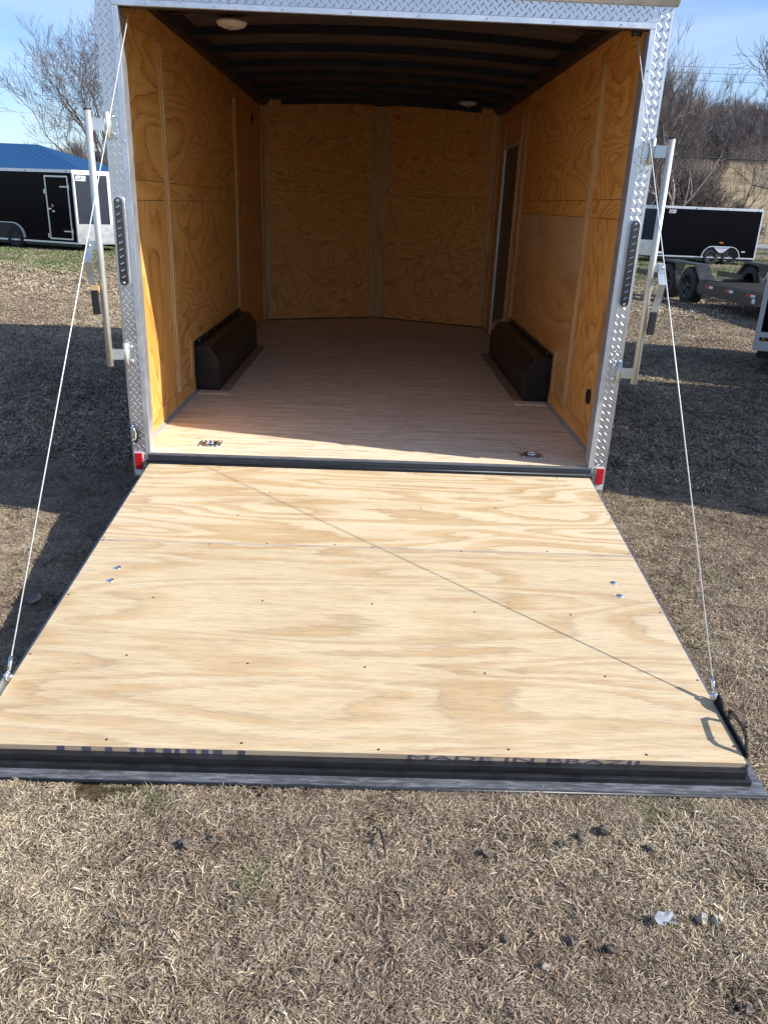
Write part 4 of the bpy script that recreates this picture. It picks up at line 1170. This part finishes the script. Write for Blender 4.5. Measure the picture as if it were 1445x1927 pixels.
# three trailers in a row outside the right of the view; the furthest shows its corner
thr = math.atan2(-0.42, 1.0)
def neighbour(P, W_, L_, label, thr=thr):
    fr_ = Vector((math.cos(thr), math.sin(thr))); lf_ = Vector((-fr_.y, fr_.x))
    org = Vector(P) + lf_ * (W_ / 2)
    t = cargo_trailer((org.x, org.y, -0.42), thr, L_, W_, 0.32, 2.33, label, 'cargo trailers parked side by side on the right', nose=0.7, wheel_x=[L_ * 0.42, L_ * 0.42 + 0.85], trim=0.10)
    return t
n1_ = neighbour((4.55, 0.14), 1.62, 4.6, 'nearest black trailer of the row off to the right, mostly out of view')
n2_ = neighbour((4.75, 1.95), 2.0, 4.6, 'middle black trailer of the row off to the right')
n3_ = neighbour((4.36, 4.98), 1.90, 4.2, 'black trailer with silver corner and amber light cut by the right edge', math.atan2(-0.52, 1.0))
for t, W_ in ((n3_, 1.90),):
    part('lower_band', MB().box(-0.006, 4.2, -W_ / 2 - 0.008, -W_ / 2 - 0.001, 0.46, 0.52), M['alu'], t)
    part('marker_base', MB().box(0.06, 0.16, -W_ / 2 - 0.012, -W_ / 2 - 0.0085, 0.425, 0.457), M['rim'], t)
    part('amber_marker', MB().lathe([(0.001, -0.02), (0.014, -0.016), (0.016, 0.0)], (0.09, -W_ / 2 - 0.0125, 0.441), ax='Y', n=12), M['amber'], t, smooth=True)

# gooseneck-style equipment trailer with dual tandem wheels
th = math.radians(-84)
E_ = thing('equipment_trailer', (6.55, 13.2, -0.42), 'low black flatbed equipment trailer with big tandem wheels and red and white tape', 'trailer', None, th)
# local frame: +X towards the camera, -Y is the side we see; wheels at x=-0.5 and 0.45
for x in (-0.50, 0.46): wheel(E_, x, -0.02, 0.375, 0.375, 0.26, -1, ax='Y')
for x in (-0.50, 0.46): wheel(E_, x, 1.90, 0.375, 0.375, 0.26, 1, ax='Y')
for (ya, yb_) in ((-0.16, 0.14), (1.74, 2.04)):
    fd = part('fender', MB().prism([(-0.98, 0.56), (-0.72, 0.82), (0.72, 0.82), (1.00, 0.54), (1.00, 0.50), (0.70, 0.780), (-0.70, 0.780), (-0.98, 0.52)], lambda u, v, w: (u, w, v), ya, yb_), M['black'], E_)
    part('fender_gusset', MB().prism([(-0.25, 0.780), (0.22, 0.780), (0.06, 0.54), (-0.08, 0.54)], lambda u, v, w: (u, w, v), ya + 0.04, ya + 0.05), M['black'], fd)
part('deck_rail', MB().box(0.95, 5.2, -0.14, -0.08, 0.27, 0.49), M['black'], E_)
part('deck_rail', MB().box(0.95, 5.2, 1.98, 2.04, 0.27, 0.49), M['black'], E_)
for k in range(12): part('deck_plank', MB().box(0.96, 5.18, -0.075 + k * 0.171, 0.09 + k * 0.171, 0.47, 0.50), M['deckwood'], E_)
part('deck_rail', MB().box(-2.2, -0.98, -0.10, -0.04, 0.40, 0.52), M['black'], E_)
part('deck_rail', MB().box(-2.2, -0.98, 1.94, 2.0, 0.40, 0.52), M['black'], E_)
part('stake_box', MB().box(3.3, 5.2, 1.2, 2.0, 0.55, 0.78), M['black'], E_)
part('axle', MB().tube([(-0.5, 0.1, 0.41), (-0.5, 1.8, 0.41)], 0.05, 8), M['black'], E_)
part('axle', MB().tube([(0.46, 0.1, 0.41), (0.46, 1.8, 0.41)], 0.05, 8), M['black'], E_)
part('landing_leg', MB().box(4.4, 4.7, 0.0, 0.2, 0.02, 0.30), M['black'], E_)
for x in (1.25, 2.0, 2.75, 3.5):
    part('red_tape', MB().box(x, x + 0.14, -0.1435, -0.1405, 0.405, 0.455), M['tape_red'], E_)
    part('white_tape', MB().box(x + 0.141, x + 0.28, -0.1435, -0.1405, 0.405, 0.455), M['tape_white'], E_)
part('side_label', MB().box(2.95, 3.05, -0.1435, -0.1405, 0.305, 0.385), M['tape_white'], E_)

# ------------------------------------------------------------------ building with the blue roof
B = thing('metal_building', (-30, 44, -0.42), 'low white metal building with blue roof behind the black trailer', 'building')
part('wall', MB().box(-10, 12.9, 0.5, 11.5, 0.0, 2.75), M['wall_white'], B)
x0, x1, y0, y1, ze, zr_ = -10.5, 13.5, 0.0, 12.0, 2.78, 4.35
rv = [(x0, y0, ze), (x1, y0, ze), (x1, y1, ze), (x0, y1, ze), (x0 + 4, 6, zr_), (x1 - 4.9, 6, zr_)]
mbr = MB().add(rv, [(0, 1, 5, 4), (1, 2, 5), (2, 3, 4, 5), (3, 0, 4), (3, 2, 1, 0)])
rf = part('roof', mbr, M['roof_blue'], B)
rb = MB()
for k in range(60):
    x = x0 + 0.2 + k * 0.4
    top = (6.0 if x < x1 - 4.9 else 6.0 * (x1 - x) / 4.9)
    if x < x0 + 4: top = 6.0 * (x - x0) / 4
    zt_ = ze + (zr_ - ze) * top / 6.0
    rb.add([(x - .02, 0.0, ze + .004), (x + .02, 0.0, ze + .004), (x + .02, top, zt_ + .004), (x - .02, top, zt_ + .004), (x, 0.0, ze + .02), (x, top, zt_ + .02)], [(0, 4, 5, 3), (4, 1, 2, 5)])
part('roof_ribs', rb, M['roof_blue'], rf, kind='stuff')
part('gutter', MB().box(x0, x1, -0.10, -0.003, ze - 0.14, ze - 0.002), M['wall_white'], B)
wb_ = MB()
for k in range(70): wb_.box(-9.9 + k * 0.32, -9.87 + k * 0.32, 0.475, 0.4985, 0.05, 2.72)
part('siding_ribs', wb_, M['wall_white'], B, kind='stuff')

# ------------------------------------------------------------------ trees
def tree_geom(seed, H, lean=(0, 0), spread=0.55, levels=6, r0=None, stems=1, up=0.25, n0=5, droop=0.0, kids=(2, 4), min_r=0.008):
    r = random.Random(seed)
    trunk, crown_ = MB(), MB()
    r0 = r0 or H * 0.018
    def grow(p, d, ln, rad, lev):
        n = 3 if lev < 3 else 2
        pts = [p]; rads = [rad]
        dd = d.copy()
        for k in range(n):
            wob = 0.09 + 0.018 * lev
            dd = (dd + Vector((r.gauss(0, wob), r.gauss(0, wob), r.gauss(0, wob * .6) + up * 0.28))).normalized()
            pts.append(pts[-1] + dd * ln / n)
            rads.append(rad * (1 - 0.42 * (k + 1) / n))
        tgt = trunk if lev == 0 else crown_
        tgt.tube(pts, rads, n0 if lev == 0 else (4 if lev < 3 else 3), cap=False)
        if lev >= levels: return
        nk = r.randint(*kids) + (1 if lev < 2 else 0)
        for k in range(nk):
            t = r.uniform(0.35, 1.0) if k else 1.0
            i = min(n - 1, int(t * n)); f = t * n - i
            q = pts[i].lerp(pts[i + 1], f)
            ax = dd.orthogonal().normalized(); ax.rotate(Matrix.Rotation(r.uniform(0, 2 * PI), 3, dd))
            ang = r.uniform(0.25, 0.75) * (spread / 0.5) * (0.5 if k == 0 else 1.0)
            nd = (dd * math.cos(ang) + ax * math.sin(ang)).normalized()
            nd.z -= droop * lev
            grow(q, nd.normalized(), ln * r.uniform(0.60, 0.88), max(min_r, rads[i] * (0.72 if k == 0 else 0.52)), lev + 1)
    for s in range(stems):
        d = Vector((lean[0] + (r.uniform(-.35, .35) if stems > 1 else 0), lean[1] + (r.uniform(-.3, .3) if stems > 1 else 0), 1)).normalized()
        grow(Vector((r.uniform(-.2, .2) * (stems > 1), r.uniform(-.2, .2) * (stems > 1), -0.1)), d, H * 0.30, r0, 0)
    return trunk, crown_

TREES = {}; TOP = {}
def tree_proto(key, **k):
    tr, cr = tree_geom(**k)
    res = []
    for nm, mb, mt in (('trunk', tr, M['bark']), ('crown', cr, M['twig'])):
        me = bpy.data.meshes.new(nm); me.from_pydata(mb.v, [], mb.f); me.materials.append(mt)
        res.append(me)
    TREES[key] = res
    TOP[key] = float(np.percentile([v[2] for v in cr.v], 99.7))
def put_tree(key, x, y, label, group=None, s=1.0, rz=0.0, name='bare_tree', bark=None):
    t = thing(name, (x, y, zg(x, y) - 0.05), label, 'tree', group, rz)
    s = s / TOP[key]                   # s is the height in metres
    t.scale = (s, s, s)
    for nm, me in zip(('trunk', 'crown'), TREES[key]):
        if bark: 
            me = me.copy(); me.materials.clear(); me.materials.append(M[bark])
        o = bpy.data.objects.new(nm, me); col.objects.link(o); o.parent = t
    return t
tree_proto('a', seed=11, H=12, lean=(-0.42, 0), spread=0.58, stems=3, levels=7, up=0.26, kids=(2, 3), min_r=0.010)
tree_proto('b', seed=5, H=12, spread=0.48, stems=2, levels=7, up=0.5, kids=(2, 3), min_r=0.011)
tree_proto('c', seed=9, H=12, spread=0.40, stems=1, levels=7, up=0.7, kids=(2, 3), min_r=0.011)
tree_proto('d', seed=21, H=12, spread=0.55, stems=1, levels=7, up=0.35, kids=(2, 3), min_r=0.011)
tree_proto('e', seed=33, H=12, spread=0.36, stems=3, levels=6, up=0.8, kids=(3, 3), min_r=0.013)
put_tree('a', -18.6, 57, 'large bare spreading tree behind the blue-roofed building, leaning left', None, 12.6, 0.15)
put_tree('d', -15.0, 62, 'bare tree between the big leaning tree and the open trailer', None, 8.5, 2.0)
put_tree('b', -27.5, 85, 'small distant bare tree low over the blue roof', None, 6.0, 1.0)
put_tree('c', -34, 92, 'pale distant bare tree above the left end of the blue roof', None, 6.2, 0.4)
put_tree('b', -22.5, 80, 'distant bare tree seen through the branches of the leaning tree', None, 6.6, 2.6)
grp = 'bare trees of the thicket on the right'
put_tree('b', 17.4, 50, 'tall bare tree right beside the open trailer, first of the thicket', grp, 12.0, 0.4)
put_tree('d', 20.0, 53, 'bare tree with pale crooked trunk, second from the open trailer', grp, 10.8, 2.2, bark='bark_pale')
put_tree('e', 21.6, 62, 'dense many-stemmed bare tree in the middle of the thicket', grp, 12.6, 1.1)
put_tree('c', 25.0, 60, 'upright bare tree with a thin crown above the side-on trailer', grp, 9.4, 0.0)
iv = put_tree('d', 24.6, 52, 'bare tree with dark ivy round its foot behind the side-on trailer', grp, 7.6, 4.0)
put_tree('b', 31.4, 58, 'bare tree at the right edge of the photo', grp, 8.6, 3.0)
put_tree('a', 30.0, 46, 'bare tree reaching in from the right edge with long low limbs', grp, 6.4, 0.0)
put_tree('b', 19.0, 64, 'grey bare tree standing behind the first two of the thicket', grp, 12.6, 5.0)
put_tree('e', 16.8, 58, 'bare tree half hidden by the silver corner post', grp, 12.0, 5.4)
put_tree('e', 28.4, 76, 'distant many-stemmed bare tree on the slope', grp, 8.6, 3.3)
put_tree('d', 23.4, 68, 'bare tree behind the many-stemmed one of the thicket', grp, 11.0, 1.0)
put_tree('c', 20.8, 72, 'slender bare tree deep inside the thicket', grp, 13.2, 3.9)
put_tree('a', 19.6, 31, 'overhanging bare limbs in the upper right corner', None, 11.0, 0.2)
# ivy
mbi = MB()
ri = random.Random(4)
for k in range(2600):
    h_ = ri.random() ** 1.3 * 2.6; rr = (0.9 - h_ * 0.25) * math.sqrt(ri.random())
    a = ri.uniform(0, 2 * PI); c = Vector((rr * math.cos(a), rr * math.sin(a), h_))
    u = Vector((ri.gauss(0, 1), ri.gauss(0, 1), ri.gauss(0, 1))).normalized() * 0.07; v = u.orthogonal().normalized() * 0.07
    mbi.add([c - u, c - v, c + u, c + v], [(0, 1, 2, 3)])
mei = bpy.data.meshes.new('ivy'); mei.from_pydata(mbi.v, [], mbi.f); mei.materials.append(M['ivy'])
oi = bpy.data.objects.new('ivy', mei); col.objects.link(oi); oi.parent = iv; oi['kind'] = 'stuff'
# the wood further up the slope reads as one mass
def far_wood():
    rr = np.random.RandomState(12)
    tc = []
    for kw in (dict(seed=41, H=13, spread=0.34, stems=1, levels=6, up=0.55, kids=(2, 3), min_r=0.018),
               dict(seed=42, H=12, spread=0.42, stems=2, levels=6, up=0.40, kids=(2, 3), min_r=0.018),
               dict(seed=43, H=14, spread=0.30, stems=1, levels=6, up=0.70, kids=(2, 3), min_r=0.018),
               dict(seed=44, H=11, spread=0.50, stems=2, levels=6, up=0.30, kids=(2, 3), min_r=0.018)):
        tr, cr = tree_geom(**kw); cr.add(tr.v, tr.f)
        me = bpy.data.meshes.new('wood_tree'); me.from_pydata(cr.v, [], cr.f); me.materials.append(M['twig'])
        tc.append(bpy.data.objects.new('wood_tree', me))
    pts = []; sc_ = []
    while len(pts) < 480:
        x = rr.uniform(-75, 110); y = rr.uniform(95, 215) if rr.rand() < 0.3 else rr.uniform(138, 215)
        if abs(x) < 0.16 * y: continue
        if x > 0 and y < 136: continue
        pts.append((x, y, zg(x, y) - 0.3)); sc_.append(rr.uniform(0.55, 1.0) * (0.5 if x < 0 else 0.72))
    strew('far_woods', 'grey-brown bare winter woods along the skyline beyond the pasture', tc, pts, np.array(sc_), 2, cat='woods')
far_wood()
def brush():
    rr = np.random.RandomState(15)
    tr, cr = tree_geom(seed=77, H=3.4, spread=0.7, stems=6, levels=4, up=0.5, r0=0.03, kids=(3, 4), min_r=0.010)
    me = bpy.data.meshes.new('brush'); cr.add(tr.v, tr.f); me.from_pydata(cr.v, [], cr.f); me.materials.append(M['twig'])
    o = bpy.data.objects.new('brush', me)
    pts = []; s_ = []
    for k in range(170):
        x = rr.uniform(13, 24.5); y = rr.uniform(60, 68) if rr.rand() < 0.6 else rr.uniform(57.5, 60)
        pts.append((x, y, zg(x, y))); s_.append(rr.uniform(0.8, 1.9))
    for k in range(26):
        x = rr.uniform(24, 42); y = rr.uniform(60, 75)
        pts.append((x, y, zg(x, y))); s_.append(rr.uniform(0.4, 0.9))
    strew('brushwood', 'tangled leafless brush under the thicket beyond the road', [o], pts, np.array(s_), 3, cat='brush')
brush()

# fence beside the road
FN = thing('wire_fence', (22, 57.2, -0.42), 'low wire fence with posts along the far side of the road', 'fence')
for x in np.arange(-14, 22, 2.6): part('post', MB().tube([(x, 0, 0), (x, 0, 1.35)], 0.045, 6), M['bark_pale'], FN)
for z in (1.3, 0.9, 0.5): part('wire', MB().tube([(-14, 0, z), (22, 0, z)], 0.018, 4), M['zinc'], FN)

# overhead lines
def wire_thing(y, z0, z1, rad, label, xa=10, xb=60, sag=0.0):
    pts = [(xa + (xb - xa) * t, y, z0 + (z1 - z0) * t - sag * 4 * t * (1 - t)) for t in np.linspace(0, 1, 9)]
    o = part('power_line', MB().tube(pts, rad, 5), M['wire'], smooth=True)
    tag(o, label, 'power line', 'overhead lines on the right')
wire_thing(76, 13.8, 14.0, 0.015, 'highest thin overhead line in the sky on the right')
wire_thing(76, 13.3, 13.5, 0.015, 'second thin overhead line, just under the highest')
wire_thing(76, 12.7, 12.9, 0.015, 'third thin overhead line above the thicket')
wire_thing(44.5, 4.5, 4.9, 0.035, 'thick black overhead cable low across the bare trees', sag=0.25)

# ------------------------------------------------------------------ litter on the grass
def rock(x, y, r, mat, name, label, cat, group=None, flat=0.6, seed=0):
    rr = np.random.RandomState(seed); mb = MB(); vs = []; n, m = 9, 6
    for j in range(m + 1):
        for i in range(n):
            a = 2 * PI * i / n; b = PI * j / m
            q = r * (1 + 0.28 * rr.randn() * (0 < j < m))
            vs.append((q * math.sin(b) * math.cos(a), q * math.sin(b) * math.sin(a) * 0.8, q * math.cos(b) * flat))
    fs = [(j * n + i, j * n + (i + 1) % n, (j + 1) * n + (i + 1) % n, (j + 1) * n + i) for j in range(m) for i in range(n)]
    mb.add(vs, fs)
    o = part(name, mb, mat, smooth=False, origin=(0, 0, 0))
    o.location = (x, y, zg(x, y) + r * flat * 0.35 + 0.012)
    o.rotation_euler = (rr.uniform(-.4, .4), rr.uniform(-.4, .4), rr.uniform(0, 6))
    return tag(o, label, cat, group)
rock(0.855, -2.60, 0.016, M['stone'], 'stone', 'small tan stone right of the plastic scrap', 'stone', seed=1)
rock(0.895, -2.60, 0.018, M['stone'], 'stone', 'larger pale tan stone at the end of the pair beside the plastic scrap', 'stone', seed=2)
rock(0.44, -2.74, 0.013, M['stone'], 'stone', 'small whitish stone alone near the bottom of the photo', 'stone', seed=3)
CL = [(-0.475, -2.40, .026, 'wide dark soil clod left of centre below the ramp'), (-0.40, -2.37, .018, 'soil clod close right of the wide left one'), (0.69, -2.31, .026, 'tall dark clod right of centre just below the ramp lip'),
      (0.625, -2.33, .020, 'clod just left of the tall dark clod'), (0.565, -2.36, .017, 'third clod in the line under the right half of the ramp'), (0.345, -2.40, .017, 'flat dark clod below the middle of the ramp'),
      (0.515, -2.67, .017, 'upright clod in the lower right of the grass'), (0.605, -2.69, .018, 'slanted clod right of the upright one'), (0.355, -2.67, .013, 'small clod left of the upright one'),
      (0.862, -2.83, .017, 'brown clod low at the bottom right'), (0.80, -2.37, .016, 'clod nearest the right end of the ramp lip'), (-0.33, -2.455, .011, 'tiny clod below the wide left clod')]
for i, (x, y, r_, lb) in enumerate(CL):
    rock(x, y, r_ * 0.8, M['clod'], 'soil_clod', lb, 'soil clod', 'dark soil clods in the grass', flat=0.55, seed=20 + i)
st = part('stick', MB().tube([(0.055, -2.33, zg(0, -2.4) + 0.022), (0.064, -2.38, zg(0, -2.4) + 0.03), (0.070, -2.43, zg(0, -2.4) + 0.020)], [0.003, 0.0045, 0.002], 6), M['stick'])
tag(st, 'short dark stick lying in the grass below the middle of the ramp', 'stick')
mb = MB()
rr = np.random.RandomState(8)
g = [[(0.735 + 0.014 * i + rr.normal(0, .004), -2.635 + 0.013 * j + rr.normal(0, .004), zg(0, -2.6) + 0.026 + rr.uniform(0, .014)) for i in range(4)] for j in range(4)]
for j in range(3):
    for i in range(3): mb.add([g[j][i], g[j][i + 1], g[j + 1][i + 1], g[j + 1][i]], [(0, 1, 2, 3)])
o = part('plastic_scrap', mb, M['plastic']); so = o.modifiers.new('s', 'SOLIDIFY'); so.thickness = 0.001
tag(o, 'crumpled clear plastic scrap in the grass at lower right', 'litter')
mb = MB()
lp_ = [(0, 0), (.02, .012), (.035, .035), (.03, .06), (.012, .085), (0, .10), (-.012, .08), (-.035, .065), (-.03, .035), (-.018, .014)]
vs = [(-1.44 + u, -1.06 + v, zg(0, -1) + 0.034 + 0.25 * abs(u)) for u, v in lp_] + [(-1.44, -1.01, zg(0, -1) + 0.030)]
mb.add(vs, [(i, (i + 1) % 10, 10) for i in range(10)])
o = part('dead_leaf', mb, M['leaf']); so = o.modifiers.new('s', 'SOLIDIFY'); so.thickness = 0.0008
tag(o, 'single curled grey leaf in the shade left of the ramp', 'leaf')
